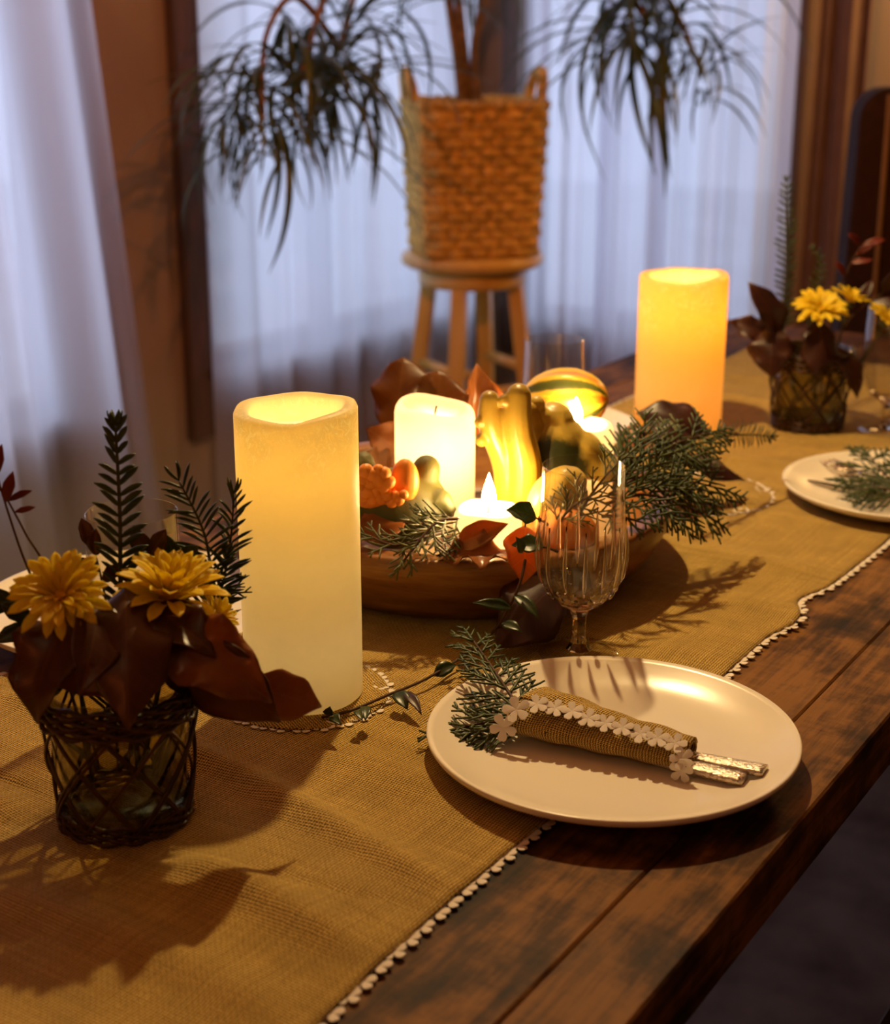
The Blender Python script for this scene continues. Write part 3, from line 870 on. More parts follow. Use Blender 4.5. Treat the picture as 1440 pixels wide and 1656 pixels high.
# ------------------------------------------------------------------ goblets
def goblet(c, label, z=None, near=False):
    z = surf(c)+0.0006 if z is None else z
    o = empty('goblet', (c.x, c.y, z))
    tag(o, label, 'glass', 'cut crystal goblets')
    S = 64
    def cut(th, r, zz):
        if 0.050 < zz < 0.118:
            k = min(1, (zz-0.050)/0.010)*min(1, max(0, (0.118-zz)/0.02))
            return r*(1-0.050*k*abs(math.cos(6*th))**0.6), zz
        if 0.0405 < zz <= 0.050:
            return r*(1-0.03*abs(math.sin(9*th))), zz
        return r, zz
    outer = [(0.0, 0.0405), (0.010, 0.0405), (0.0165, 0.044), (0.0235, 0.0500), (0.0295, 0.0585), (0.0342, 0.0700), (0.0362, 0.0830), (0.0361, 0.0960), (0.0352, 0.112), (0.0340, 0.130), (0.0331, 0.146), (0.0329, 0.1605)]
    inner = [(0.0323, 0.1612), (0.0318, 0.1605), (0.0318, 0.146), (0.0326, 0.130), (0.0336, 0.112), (0.0342, 0.096), (0.0340, 0.083), (0.0318, 0.070), (0.0262, 0.0595), (0.0180, 0.0525), (0.008, 0.0500), (0.0, 0.0495)]
    mb = MB(); mb.lathe(outer[3:]+inner[:-3]+[(0.0225, 0.0510)], 96, mod=lambda th, r, zz: cut(th, r, zz))
    sharp(mb.build('cup', M_GLASS, o, local=True), 28)
    def heel(th, r, zz):
        return r*(1-0.07*abs(math.sin(6*th+zz*220))), zz
    hl = [(0.0, 0.0405), (0.010, 0.0405), (0.0165, 0.044), (0.0232, 0.0498), (0.0222, 0.0507), (0.015, 0.0492), (0.008, 0.0480), (0.0, 0.0478)]
    sharp(MB().lathe(hl, 72, mod=heel).build('cut_heel', M_CRYSTAL, o, local=True), 20)
    if near:
        def rad(zz):
            for (r0, z0), (r1, z1) in zip(outer, outer[1:]):
                if z0 <= zz <= z1 and z1 > z0: return r0+(r1-r0)*(zz-z0)/(z1-z0)
            return outer[-1][0]
        NFL = 14
        for k in range(NFL):
            th = 2*PI*(k+0.5)/NFL
            pts, rr = [], []
            for i in range(11):
                t = i/10; zz = 0.060+0.056*t+0.004*(k % 2)
                q = rad(zz)+0.0002
                pts.append((q*math.cos(th), q*math.sin(th), zz)); rr.append(0.0017*math.sin(PI*min(0.96, max(0.06, t**0.7)))+0.0002)
            MB().tube(pts, rr, 6, flat=1.0).build('cut_flute', M_CRYSTAL, o, local=True)
            th += PI/NFL
            for zz, sc in ((0.0545, 1.0), (0.0610, 0.8)):
                q = rad(zz)+0.0002
                c_ = V((q*math.cos(th), q*math.sin(th), zz))
                mq = MB(); mq.ball((0, 0, 0), (0.0012*sc, 0.0030*sc, 0.0040*sc), 6, 4, m=Matrix.Rotation(th, 3, 'Z') @ Matrix.Rotation(0.6, 3, 'Y'))
                mq.v = [p+c_ for p in mq.v]
                mq.build('cut_diamond', M_CRYSTAL, o, smooth=False, local=True)
            th -= PI/NFL
    st = [(0.0, 0.004), (0.0105, 0.0045), (0.0078, 0.009), (0.0056, 0.016), (0.0052, 0.026), (0.0060, 0.033), (0.0085, 0.0385), (0.0098, 0.0402), (0.0, 0.0402)]
    sharp(MB().lathe(st, 8).build('stem', M_CRYSTAL, o, local=True), 25)
    ft = [(0.0, 0.0), (0.0325, 0.0), (0.0330, 0.0010), (0.0322, 0.0018), (0.022, 0.0026), (0.0105, 0.0042), (0.0, 0.0042)]
    MB().lathe(ft, 48).build('foot', M_GLASS, o, local=True)
    return o
goblet(G1, 'clear cut crystal goblet in front of the wooden bowl', near=True)
goblet(G2, 'clear goblet behind the bowl in front of the stool')
goblet(G3, 'clear goblet behind the near yellow flowers')
goblet(G4, 'clear cut goblet at the right edge beside the far vase')

# ------------------------------------------------------------------ candles
def led_candle(c, z, R, H, mat, label, lights, recess, pool=0.03):
    o = empty('led_candle', (c.x, c.y, z))
    tag(o, label, 'candle', 'pillar lamp candles')
    wob = lambda th: 0.0022*math.sin(th+0.8)+0.0012*math.sin(2*th+2)+0.0006*math.sin(5*th)
    def mod(th, r, zz):
        k = max(0, (zz-H*0.8)/(H*0.2))
        return r, zz+wob(th)*k
    prof = [(0, 0), (R-0.002, 0), (R, 0.002), (R, H*0.25), (R, H*0.5), (R, H*0.75), (R, H-0.004), (R-0.0015, H-0.001), (R-0.004, H), (R*0.80, H-0.0005), (R*0.74, H-0.003), (R*0.70, H-recess*0.6), (R*0.58, H-recess*0.95), (R*0.3, H-recess), (0, H-recess)]
    MB().lathe(prof, 72, mod=mod).build('wax_body', mat, o, local=True)
    point_light('led_light', (c.x, c.y, z+H-recess+0.008), pool, (1.0, 0.70, 0.26), 0.006)
    for (h, pw, colr, rad) in lights:
        point_light('led_light', (c.x, c.y, z+h), pw, colr, rad)
led_candle(C1, zc1, 0.0453, 0.2265, M_LED1, 'tall ivory pillar candle beside the near vase', [(0.185, 0.058, (1.0, 0.60, 0.11), 0.012), (0.115, 0.016, (1.0, 0.98, 0.62), 0.012), (0.045, 0.020, (1.0, 1.0, 0.80), 0.012)], 0.018, 0.12)
led_candle(C2, surf(C2)+0.0003, 0.0555, 0.196, M_LED2, 'glowing amber pillar candle beside the far vase', [(0.150, 0.26, (1.0, 0.48, 0.075), 0.012), (0.05, 0.05, (1.0, 0.90, 0.60), 0.012)], 0.016, 0.36)

def flame(c, h=0.030, r=0.0062):
    mb = MB()
    prof = [(0, 0)]+[(r*math.sin(PI*min(1, t*0.92+0.08)**0.62)*(1-t*0.12), h*t) for t in [0.04, 0.1, 0.2, 0.3, 0.42, 0.55, 0.68, 0.8, 0.9, 0.96]]+[(0, h)]
    return mb.lathe(prof, 16, c)
def pillar(c, z, R, H, label, tilt=0.0, taz=0.0, flm=True, glow=0.25, gz=0.7, recess=0.008, rough_top=1.0, fh=0.03):
    o = empty('pillar_candle', (c.x, c.y, z))
    tag(o, label, 'candle', 'lit candles in the bowl')
    def mod(th, r, zz):
        k = max(0, (zz-H*0.6)/(H*0.4))
        return r, zz+k*(tilt*math.cos(th-taz)*r/R+0.0012*rough_top*math.sin(3*th+1))
    prof = [(0, 0), (R-0.003, 0), (R, 0.003), (R, H*0.3), (R, H*0.6), (R, H*0.82), (R, H-0.010), (R*0.975, H-0.005), (R*0.92, H-0.0015), (R*0.84, H), (R*0.76, H-0.001), (R*0.66, H-recess*0.55), (R*0.50, H-recess*0.92), (R*0.25, H-recess), (0, H-recess)]
    MB().lathe(prof, 64, mod=mod).build('wax_body', M_WAX, o, local=True)
    MB().tube([(0, 0, H-recess-0.0005), (0.0006, 0, H-recess+0.005), (0.0016, 0.0005, H-recess+0.009)], 0.0010, 6).build('wick', M_WICK, o, local=True)
    if flm:
        flame(V((0.0008, 0, H-recess+0.0065)), fh).build('flame', M_FLAME, o, local=True)
    point_light('candle_glow', (c.x, c.y, z+H*gz), glow, (1.0, 0.72, 0.40), 0.008)
BZ = TZ+0.014                       # inside floor of the bowl
K1 = V((-0.0095, 1.385, 0)); K2 = V((0.037, 1.245, 0)); K3 = V((0.1255, 1.418, 0))
pillar(K1, BZ+0.001, 0.038, 0.141, 'tallest white pillar candle standing in the bowl', 0.005, 2.6, flm=False, glow=0.26, gz=0.74, recess=0.010)
pillar(K2, BZ+0.002, 0.0295, 0.083, 'short white candle with a flame at the bowl front', 0.001, 1.0, True, 0.10, 0.7, 0.005)
pillar(K3, BZ+0.004, 0.038, 0.113, 'white candle with a flame behind the bicolour gourd', 0.002, 2.8, True, 0.15, 0.7, 0.006, fh=0.024)

# ------------------------------------------------------------------ wooden bowl
bowl = empty('wooden_bowl', (BOWL.x, BOWL.y, surf(BOWL)+0.0002), 0.3)
tag(bowl, 'round acacia wood bowl filled with gourds and candles', 'bowl')
R = 0.205
prof = [(0, 0), (0.150, 0), (0.160, 0.002), (0.178, 0.016), (0.192, 0.033), (0.201, 0.052), (R, 0.0665), (R-0.001, 0.0690), (R-0.004, 0.0700), (R-0.020, 0.0695), (R-0.0235, 0.0675), (0.170, 0.034), (0.150, 0.0175), (0.13, 0.0125), (0, 0.0115)]
MB().lathe(prof, 120, mod=lambda th, r, zz: (r*(1+0.004*math.sin(3*th+1)), zz)).build('bowl_body', M_BOWL, bowl, local=True)
# ------------------------------------------------------------------ END PART 1
# ------------------------------------------------------------------ leaves
def leaf_mb(L, W, bend=0.1, fold=0.25, ripple=0.1, curl=0.0, seed=0, peak=0.45, sharp_=1.0, nu=14, nh=4, th=0.0007):
    "blade in the xy plane: base at 0, tip at (L,0,0)"
    rnd = random.Random(seed)
    p1, p2, p3 = rnd.uniform(0, 6), rnd.uniform(0, 6), rnd.uniform(0, 6)
    f1 = rnd.uniform(5, 9)
    e = math.log(0.5)/math.log(peak)
    top = []
    for i in range(nu+1):
        t = i/nu
        hw = W/2*max(0.0, math.sin(PI*t**e))**sharp_*(1+0.06*math.sin(t*17+p1))
        hw = max(hw, W*0.012)
        zc = bend*L*4*t*(1-t)+curl*L*max(0, t-0.6)**2*4
        row = []
        for j in range(-nh, nh+1):
            s = j/nh
            y = s*hw
            z = zc+abs(s)*hw*fold+ripple*hw*s*s*math.sin(f1*t*2+p2+(2.2 if s > 0 else 0))
            yy = y*(1-0.25*abs(fold)*abs(s))+0.03*W*math.sin(t*6+p3)
            row.append(V((L*t, yy, z)))
        top.append(row)
    w = 2*nh+1
    vs = [p for r in top for p in r]+[p-V((0, 0, th)) for r in top for p in r]
    N = (nu+1)*w
    fs = []
    for i in range(nu):
        for j in range(w-1):
            q = i*w+j
            fs.append((q, q+w, q+w+1, q+1)); fs.append((N+q, N+q+1, N+q+w+1, N+q+w))
    for i in range(nu):
        q = i*w; fs.append((q, N+q, N+q+w, q+w))
        q = i*w+w-1; fs.append((q, q+w, N+q+w, N+q))
    for j in range(w-1):
        fs.append((j, j+1, N+j+1, N+j)); q = nu*w+j; fs.append((q, N+q, N+q+1, q+1))
    return MB().add(vs, fs)
def leaf(name, base, tip, up, W, mat, label, stem=0.02, cat='leaf', group=None, parent=None, stemdir=None, **kw):
    base, tip = V(base), V(tip)
    L = (tip-base).length
    M = frame(base, tip-base, up)
    me = leaf_mb(L, W, **kw).mesh(name)
    me.materials.append(mat)
    o = inst(name, me, parent, M)
    if parent is None:
        tag(o, label, cat, group)
    if stem > 0:
        d = V(stemdir) if stemdir is not None else (M.to_3x3() @ V((-1, 0, -0.25)))
        d = d.normalized()*stem
        mb = MB(); mb.tube(bez(base+(tip-base)*0.04, base+d*0.4, base+d+V((0, 0, -0.15*stem)), 6), [0.0007, 0.0008, 0.0009, 0.001, 0.001, 0.0012, 0.0013], 5)
        inv = M.inverted()
        m2 = mb.mesh('leaf_stalk', inv); m2.materials.append(M_TWIG)
        s = bpy.data.objects.new('leaf_stalk', m2); s.parent = o; col.objects.link(s)
    return o

# ------------------------------------------------------------------ evergreen sprigs
def needle_mesh(name, L, W, mat):
    me = leaf_mb(L, W, bend=0.05, fold=0.15, ripple=0.0, peak=0.5, sharp_=0.55, nu=5, nh=1, th=0.0009).mesh(name)
    me.materials.append(mat)
    return me
ND_WIDE = needle_mesh('needle', 0.019, 0.0047, M_NEEDLE)
ND_THIN = needle_mesh('needle', 0.021, 0.0024, M_NEEDLE)
ND_SMALL = needle_mesh('needle', 0.014, 0.0030, M_NEEDLE)
ND_FAR = needle_mesh('needle', 0.013, 0.0028, M_NEEDLE)
def needle_sprig(name, pts, label, me, step=0.0045, ang=50, side=None, length=1.0, r=0.0015, group=None, spiral=False, seed=0, tipn=4, start=0.0):
    rnd = random.Random(seed)
    sp_ = spline(pts, 8)
    base = sp_[0]
    mb = MB(); n = len(sp_); mb.tube(sp_, [r*(1-0.6*i/(n-1)) for i in range(n)], 6)
    o = mb.build(name, M_GREENTWIG, None, loc=base)
    tag(o, label, 'evergreen sprig', group)
    # walk the spine
    tot = sum((b-a).length for a, b in zip(sp_, sp_[1:]))
    s, k = tot*start+0.004, 0
    acc = 0.0; i = 0
    while s < tot-0.001:
        while i < n-2 and acc+(sp_[i+1]-sp_[i]).length < s:
            acc += (sp_[i+1]-sp_[i]).length; i += 1
        d = (sp_[i+1]-sp_[i]).normalized()
        p = sp_[i]+d*(s-acc)
        sd = V(side) if side is not None else V((1, 0, 0))
        sd = (sd-d*sd.dot(d)).normalized()
        up = d.cross(sd)
        f = 1-0.35*max(0, (s/tot-0.75)/0.25)
        for sg in ((1, -1) if not spiral else (1, -1)):
            th = rnd.uniform(-0.35, 0.35) if not spiral else rnd.uniform(-1.1, 1.1)
            out = (sd*sg*math.cos(th)+up*math.sin(th)).normalized()
            a_ = math.radians(ang+rnd.uniform(-9, 9))*(1 if s < tot*0.9 else 0.75)
            dirn = d*math.cos(a_)+out*math.sin(a_)
            l = length*f*rnd.uniform(0.82, 1.12)
            M = frame(p, dirn, d*0.6+up) @ Matrix.Diagonal((l, l**0.5, 1, 1))
            inst('needle', me, o, M)
            s += step*0.5
        k += 1
    tp = sp_[-1]; d = (sp_[-1]-sp_[-2]).normalized(); sd = d.orthogonal().normalized()
    for q in range(tipn):
        out = Quaternion(d, 2*PI*q/tipn+0.4) @ sd
        M = frame(tp, d*0.9+out*0.45, out) @ Matrix.Diagonal((0.6*length, 0.8, 1, 1))
        inst('needle', me, o, M)
    return o
def cedar_branchlet(mb, p, d, up, L, r, depth, rnd):
    "flat fan of scaly twigs"
    n = max(3, int(L/0.0046))
    side = d.cross(up).normalized()
    pts = []
    cur = V(p); dd = V(d)
    for i in range(n+1):
        pts.append(cur.copy())
        dd = (dd+side*rnd.uniform(-0.10, 0.10)+up*rnd.uniform(-0.06, 0.05)).normalized()
        cur = cur+dd*(L/n)
    mb.tube(pts, [r*(1-0.35*i/n) for i in range(n+1)], 5, flat=0.75, up=up)
    if depth > 0:
        for i in range(1, n):
            sg = 1 if i % 2 else -1
            f = (1-i/n)
            l = L*(0.25+0.40*f)*rnd.uniform(0.75, 1.1)
            dn = (pts[min(i+1, n)]-pts[i-1]).normalized()
            d2 = (dn*0.80+side*sg*0.62+up*rnd.uniform(-0.10, 0.12)).normalized()
            cedar_branchlet(mb, pts[i], d2, up, l, r*0.86, depth-1, rnd)
def cedar(name, pts, up, label, L=0.05, step=0.011, r=0.0014, mat=None, seed=0, group='cedar sprigs', start=0.12, depth=1, ang=0.72):
    rnd = random.Random(seed)
    mat = mat or M_CEDAR
    sp_ = spline(pts, 8)
    base = sp_[0]; n = len(sp_)
    mb = MB(); mb.tube(sp_, [0.0017*(1-0.5*i/(n-1)) for i in range(n)], 6)
    o = mb.build(name, M_TWIG, None, loc=base)
    tag(o, label, 'cedar sprig', group)
    tot = sum((b-a).length for a, b in zip(sp_, sp_[1:]))
    s = tot*start; k = 0; acc = 0.0; i = 0
    up = V(up).normalized()
    while s < tot:
        while i < n-2 and acc+(sp_[i+1]-sp_[i]).length < s:
            acc += (sp_[i+1]-sp_[i]).length; i += 1
        d = (sp_[i+1]-sp_[i]).normalized()
        u2 = (up-d*up.dot(d)).normalized()
        side = d.cross(u2)
        p = sp_[i]+d*(s-acc)
        f = 1-0.55*(s/tot)
        sg = 1 if k % 2 else -1
        dirn = (d*ang+side*sg*(1-ang*0.45)+u2*rnd.uniform(-0.15, 0.18)).normalized()
        b = MB(); cedar_branchlet(b, p, dirn, u2, L*f*rnd.uniform(0.85, 1.15), r, depth, rnd)
        b.build('branchlet', mat, o)
        s += step; k += 1
    b = MB(); cedar_branchlet(b, sp_[-1], (sp_[-1]-sp_[-2]).normalized(), up, L*0.55, r, depth, rnd); b.build('branchlet', mat, o)
    return o

# ------------------------------------------------------------------ chrysanthemums
def petal_mesh(L, W):
    me = leaf_mb(L, W, bend=0.12, fold=0.38, ripple=0.03, curl=0.06, seed=3, peak=0.66, sharp_=0.42, nu=9, nh=2, th=0.0006).mesh('petal')
    me.materials.append(M_PETAL)
    return me
PET = petal_mesh(0.030, 0.0078)
def chrysanthemum(c, nrm, R, label, stem_to, group, rings=((16, 1.0, 6), (15, 0.92, 20), (12, 0.74, 38), (9, 0.50, 56)), seed=0, disc=0.20):
    rnd = random.Random(seed)
    c = V(c); nrm = V(nrm).normalized()
    o = empty('chrysanthemum', stem_to)
    tag(o, label, 'flower', group)
    x = nrm.orthogonal().normalized(); y = nrm.cross(x)
    for (N, l, el) in rings:
        off = rnd.uniform(0, 6)
        for k in range(N):
            th = 2*PI*k/N+off+rnd.uniform(-0.10, 0.10)
            out = x*math.cos(th)+y*math.sin(th)
            e = math.radians(el+rnd.uniform(-9, 9))
            d = out*math.cos(e)+nrm*math.sin(e)
            s = R/0.030*l*rnd.uniform(0.90, 1.06)
            M = frame(c+out*R*0.08, d, nrm*math.cos(e)-out*math.sin(e)) @ Matrix.Diagonal((s, s*1.05, s, 1))
            inst('petal', PET, o, M)
    mb = MB()
    M3 = Matrix((x, y, nrm)).transposed()
    mb.ball(c+nrm*R*0.05, (R*disc, R*disc, R*disc*0.55), 14, 8, m=M3, fn=lambda d: 1+0.12*math.sin(d.x*22)*math.sin(d.y*22))
    mb.build('flower_disc', M_DISC, o)
    mb = MB(); mb.ball(c-nrm*R*0.10, (R*0.26, R*0.26, R*0.2), 10, 6, m=M3); mb.build('calyx', M_GREENTWIG, o)
    mb = MB(); st = V(stem_to); mb.tube(bez(c-nrm*R*0.2, c-nrm*R*0.9+V((0, 0, -0.01)), st, 8), 0.0016, 6); mb.build('stem', M_GREENTWIG, o)
    return o

# ------------------------------------------------------------------ wicker wrapped vases
def vase(c, label, s=1.0, seed=0):
    z = surf(c)+0.0003
    o = empty('wicker_vase', (c.x, c.y, z), 0.4)
    tag(o, label, 'vase', 'wicker wrapped glass vases')
    rnd = random.Random(seed)
    H = 0.098*s; rb, rt = 0.041*s, 0.050*s
    def rad(zz): return rb+(rt-rb)*zz/H
    zb = 0.006*s
    g = [(0, zb), (rb-0.004, zb), (rad(0.01)-0.0025, zb+0.004), (rt-0.003, H-0.001), (rt-0.0038, H), (rt-0.0048, H-0.001), (rad(0.012)-0.005, 0.016*s), (rb-0.009, 0.0125*s), (0, 0.012*s)]
    MB().lathe(g, 48).build('glass_tumbler', M_VASEGLASS, o, local=True)
    def ring(rr, zz, tr, amp, nw, ph):
        pts = []
        for k in range(72):
            th = 2*PI*k/72
            q = rr+amp*math.sin(nw*th+ph)
            pts.append((q*math.cos(th), q*math.sin(th), zz+amp*0.8*math.cos(nw*th+ph)))
        return MB().tube(pts, tr, 5, closed=True)
    for k in range(5):
        ring(rb+0.0012, 0.0022*s+k*0.0026*s, 0.0016*s, 0.0011*s, 14, k*PI).build('woven_band', M_WICKER, o, local=True)
    for k in range(6):
        ring(rad(H)+0.0006, H-0.020*s+k*0.0034*s, 0.0019*s, 0.0013*s, 15, k*PI+0.5).build('woven_band', M_WICKER, o, local=True)
    NS = 8
    for sg in (1, -1):
        for k in range(NS):
            for dd in (0.0, 0.07):
                th0 = 2*PI*k/NS+dd+rnd.uniform(-0.09, 0.09)
                pts = []
                for i in range(13):
                    t = i/12
                    zz = 0.009*s+(H-0.026*s)*t
                    th = th0+sg*1.25*t
                    q = rad(zz)+0.0012*s+0.0008*sg
                    pts.append((q*math.cos(th), q*math.sin(th), zz))
                MB().tube(pts, 0.0011*s, 5).build('wicker_strand', M_WICKER, o, local=True)
    return z, H
zva, HVA = vase(VA, 'wicker wrapped glass vase in the near left corner', 1.0, 2)
zvb, HVB = vase(VB, 'wicker wrapped glass vase beside the amber candle', 1.05, 5)
yv = VA.y
def vin(c, a, r, z):          # point in a vase
    return V((c.x+r*math.cos(a), c.y+r*math.sin(a), z))
GA = 'stems in the near wicker vase'
GB = 'stems in the far wicker vase'
# tall upright sprig and its neighbours
needle_sprig('evergreen_sprig', [vin(VA, 1.2, 0.018, zva+0.025), Y(198, 1010, yv+0.03), Y(194, 830, yv+0.035), Y(187, 690, yv+0.04)], 'upright evergreen sprig standing tallest in the near vase', ND_WIDE, 0.0068, 52, (1, 0, 0.0), 1.0, 0.0022, GA, seed=2, tipn=6, start=0.40)
needle_sprig('evergreen_sprig', [vin(VA, 0.8, 0.022, zva+0.025), Y(330, 1000, yv+0.04), Y(335, 880, yv+0.05), Y(290, 778, yv+0.055)], 'slanting evergreen sprig between the tall sprig and ivory candle', ND_THIN, 0.0044, 58, (1, 0, 0.3), 1.1, 0.0016, GA, seed=4, start=0.45)
needle_sprig('evergreen_sprig', [vin(VA, 0.5, 0.024, zva+0.025), Y(345, 1000, yv+0.05), Y(372, 880, yv+0.055), Y(378, 800, yv+0.06)], 'thin evergreen sprig touching the ivory candle in the near vase', ND_THIN, 0.0046, 55, (1, -0.3, 0), 0.95, 0.0014, GA, spiral=True, seed=6, start=0.45)
needle_sprig('evergreen_sprig', [vin(VA, 0.3, 0.024, zva+0.025), Y(320, 1040, yv+0.03), Y(352, 950, yv+0.045), Y(365, 900, yv+0.05)], 'short dark evergreen sprig low beside the ivory candle', ND_THIN, 0.0048, 60, (1, 0.2, 0.1), 0.9, 0.0014, GA, spiral=True, seed=8, start=0.35)
cedar('cedar_sprig', [vin(VA, 0.2, 0.02, zva+0.03), Y(330, 1020, yv+0.05), Y(372, 960, yv+0.06)], (0, -0.9, 0.3), 'little cedar sprig between the near flowers and ivory candle', 0.030, 0.009, 0.0008, seed=4, group=GA, start=0.5)
# small oval leaved twigs
def oval_twig(pts, label, leaves, me_mat, W, L, group, seed=0, r=0.0011, name='leafy_twig', cat='twig', twig=None):
    rnd = random.Random(seed)
    sp_ = spline(pts, 8)
    mb = MB(); n = len(sp_); mb.tube(sp_, [r*(1-0.4*i/(n-1)) for i in range(n)], 6)
    o = mb.build(name, twig or M_TWIG, None, loc=sp_[0])
    tag(o, label, cat, group)
    for (t, dx, dz, sc) in leaves:
        i = min(n-2, int(t*(n-1)))
        p = sp_[i]
        d = V((dx, rnd.uniform(-0.5, 0.2), dz)).normalized()
        leaf('leaf', p, p+d*L*sc, V((rnd.uniform(-.3, .3), -1, 0.5)), W*sc, me_mat, None, stem=0, parent=o, bend=0.06, fold=0.25, ripple=0.04, seed=rnd.randint(0, 999), peak=0.52, sharp_=0.75, nu=8, nh=2)
    return o
oval_twig([vin(VA, 2.0, 0.015, zva+0.025), Y(175, 1000, yv+0.03), Y(150, 880, yv+0.05)], 'twig with brown oval buds left of the tall sprig', [(0.93, 0.15, 1, 1.0), (0.97, -0.35, 1, 1.0), (0.75, -0.5, 0.6, 0.9), (0.7, 0.7, 0.6, 0.9)], M_LBROWN, 0.011, 0.022, GA, 3)
oval_twig([vin(VA, 1.6, 0.015, zva+0.025), Y(230, 1000, yv+0.03), Y(238, 905, yv+0.05)], 'twig with brown and green oval leaves right of the tall sprig', [(0.98, -0.25, 1, 1.15), (0.95, 0.6, 1, 1.15), (0.8, 0.5, 0.6, 0.9), (0.72, -0.6, 0.5, 0.9), (0.6, 0.6, 0.3, 0.9)], M_LBROWN, 0.012, 0.024, GA, 5)
oval_twig([vin(VA, 1.1, 0.02, zva+0.025), Y(275, 1000, yv+0.04), Y(290, 910, yv+0.055)], 'green oval leaved twig in front of the slanting sprig', [(0.98, -0.2, 1, 1.1), (0.95, 0.7, 0.8, 1.1), (0.85, 0.9, 0.4, 1.0), (0.8, -0.8, 0.5, 1.0), (0.7, 0.5, 0.5, 0.9), (0.62, -0.7, 0.3, 0.9)], M_LGREEN, 0.013, 0.023, GA, 7)
oval_twig([vin(VA, 3.3, 0.02, zva+0.03), Y(90, 1035, yv+0.01), Y(40, 1000, yv+0.02), Y(-20, 960, yv+0.03)], 'dark green leafy twig at the left picture edge', [(0.55, -0.7, 0.5, 1.1), (0.6, -0.8, -0.4, 1.1), (0.72, -0.5, 0.8, 1.0), (0.8, -0.9, 0.1, 1.1), (0.9, -0.4, 0.7, 1.0)], M_LGREEN, 0.011, 0.024, GA, 9)
oval_twig([vin(VA, 2.8, 0.018, zva+0.03), Y(90, 960, yv+0.01), Y(40, 860, yv+0.02), Y(2, 790, yv+0.03)], 'thin red leaved twig reaching up at the left picture edge', [(0.98, -0.8, 0.8, 0.8), (0.9, 0.8, 0.35, 0.7), (0.80, 0.9, 0.25, 0.6)], M_LRED, 0.007, 0.024, GA, 11)
oval_twig([vin(VA, 3.0, 0.018, zva+0.03), Y(70, 985, yv+0.01), Y(30, 880, yv+0.02), Y(-8, 760, yv+0.02)], 'dark red leaved twig leaving the frame at left', [(0.86, 0.35, 1, 0.9), (0.98, 0.3, 1, 0.9)], M_LRED, 0.009, 0.026, GA, 12)
# flowers
chrysanthemum(Y(100, 966, yv-0.025), (-0.05, -0.62, 0.80), 0.0300, 'fully open yellow chrysanthemum on the left of the near vase', vin(VA, 3.6, 0.02, zva+0.03), GA, seed=1)
chrysanthemum(Y(275, 975, yv+0.005), (0.15, -0.10, 1.0), 0.0370, 'yellow chrysanthemum seen from the side in the near vase', vin(VA, 5.6, 0.015, zva+0.03), GA, rings=((13, 1.0, 16), (13, 1.0, 36), (11, 0.95, 54), (8, 0.85, 70)), seed=2)
chrysanthemum(Y(345, 1003, yv+0.01), (0.75, -0.25, 0.55), 0.0170, 'small yellow chrysanthemum nearest the ivory candle', vin(VA, 6.1, 0.02, zva+0.03), GA, rings=((16, 1.0, 18), (12, 0.85, 40), (8, 0.6, 60)), seed=3)
# dried leaves hanging over the rim
yf = yv-0.045
leaf('dried_leaf', Y(122, 985, yv-0.02), Y(55, 1170, yf-0.005), (-0.5, -1, 0.3), 0.052, M_LBROWN, 'curled brown leaf hanging lowest over the near vase side', 0.03, group=GA, stemdir=(0.4, 0.6, -1.0), bend=0.12, fold=0.30, ripple=0.22, seed=11, curl=-0.10)
leaf('dried_leaf', Y(160, 965, yv-0.015), Y(130, 1125, yf-0.02), (0.4, -1, 0.2), 0.036, M_LBROWN, 'small brown leaf between two larger ones on the near vase', 0.03, group=GA, stemdir=(0.1, 0.6, -1.0), bend=0.10, fold=0.45, ripple=0.2, seed=12)
leaf('dried_leaf', Y(205, 950, yv-0.01), Y(210, 1180, yf-0.022), (0.15, -1, 0.35), 0.056, M_LBROWN, 'broad dark brown leaf drooping over the vase front', 0.03, group=GA, stemdir=(0.0, 0.7, -1.0), bend=0.16, fold=-0.30, ripple=0.22, seed=13)
leaf('dried_leaf', Y(248, 1005, yv-0.01), Y(440, 1135, yv-0.035), (-0.1, -0.75, 0.6), 0.050, M_LCOPPER, 'glossy copper leaf curling toward the ivory candle', 0.03, group=GA, stemdir=(-0.4, 0.3, -1.0), bend=0.14, fold=0.25, ripple=0.40, seed=14)
leaf('dried_leaf', Y(255, 1045, yv-0.02), Y(455, 1165, yv-0.03), (-0.35, -1, -0.1), 0.062, M_LBROWN, 'broad flat brown leaf hanging right of the near vase', 0.03, group=GA, stemdir=(-0.8, 0.3, -0.6), bend=-0.05, fold=0.10, ripple=0.12, seed=15)
leaf('dried_leaf', Y(395, 1105, yv-0.012), Y(520, 1145, yv-0.000), (-0.1, -0.9, 0.55), 0.034, M_LCOPPER, 'rust red leaf tip in front of the ivory candle', 0.035, group=GA, stemdir=(-1, 0.2, 0.12), bend=0.08, fold=0.15, ripple=0.10, seed=16)
leaf('dried_leaf', Y(240, 985, yv-0.005), Y(350, 1062, yv-0.035), (0.1, -0.6, 0.9), 0.034, M_LBROWN, 'narrow brown leaf lying across the side yellow flower', 0.025, group=GA, stemdir=(-0.5, 0.4, -1.0), bend=0.12, fold=0.30, ripple=0.2, seed=17)
leaf('dried_leaf', Y(225, 1075, yv+0.005), Y(90, 1105, yv-0.02), (0, -0.8, 0.6), 0.045, M_LCOPPER, 'copper leaf tucked inside the near vase rim', 0.02, group=GA, stemdir=(0.2, 0.5, -1.0), bend=0.10, fold=0.2, ripple=0.2, seed=18)

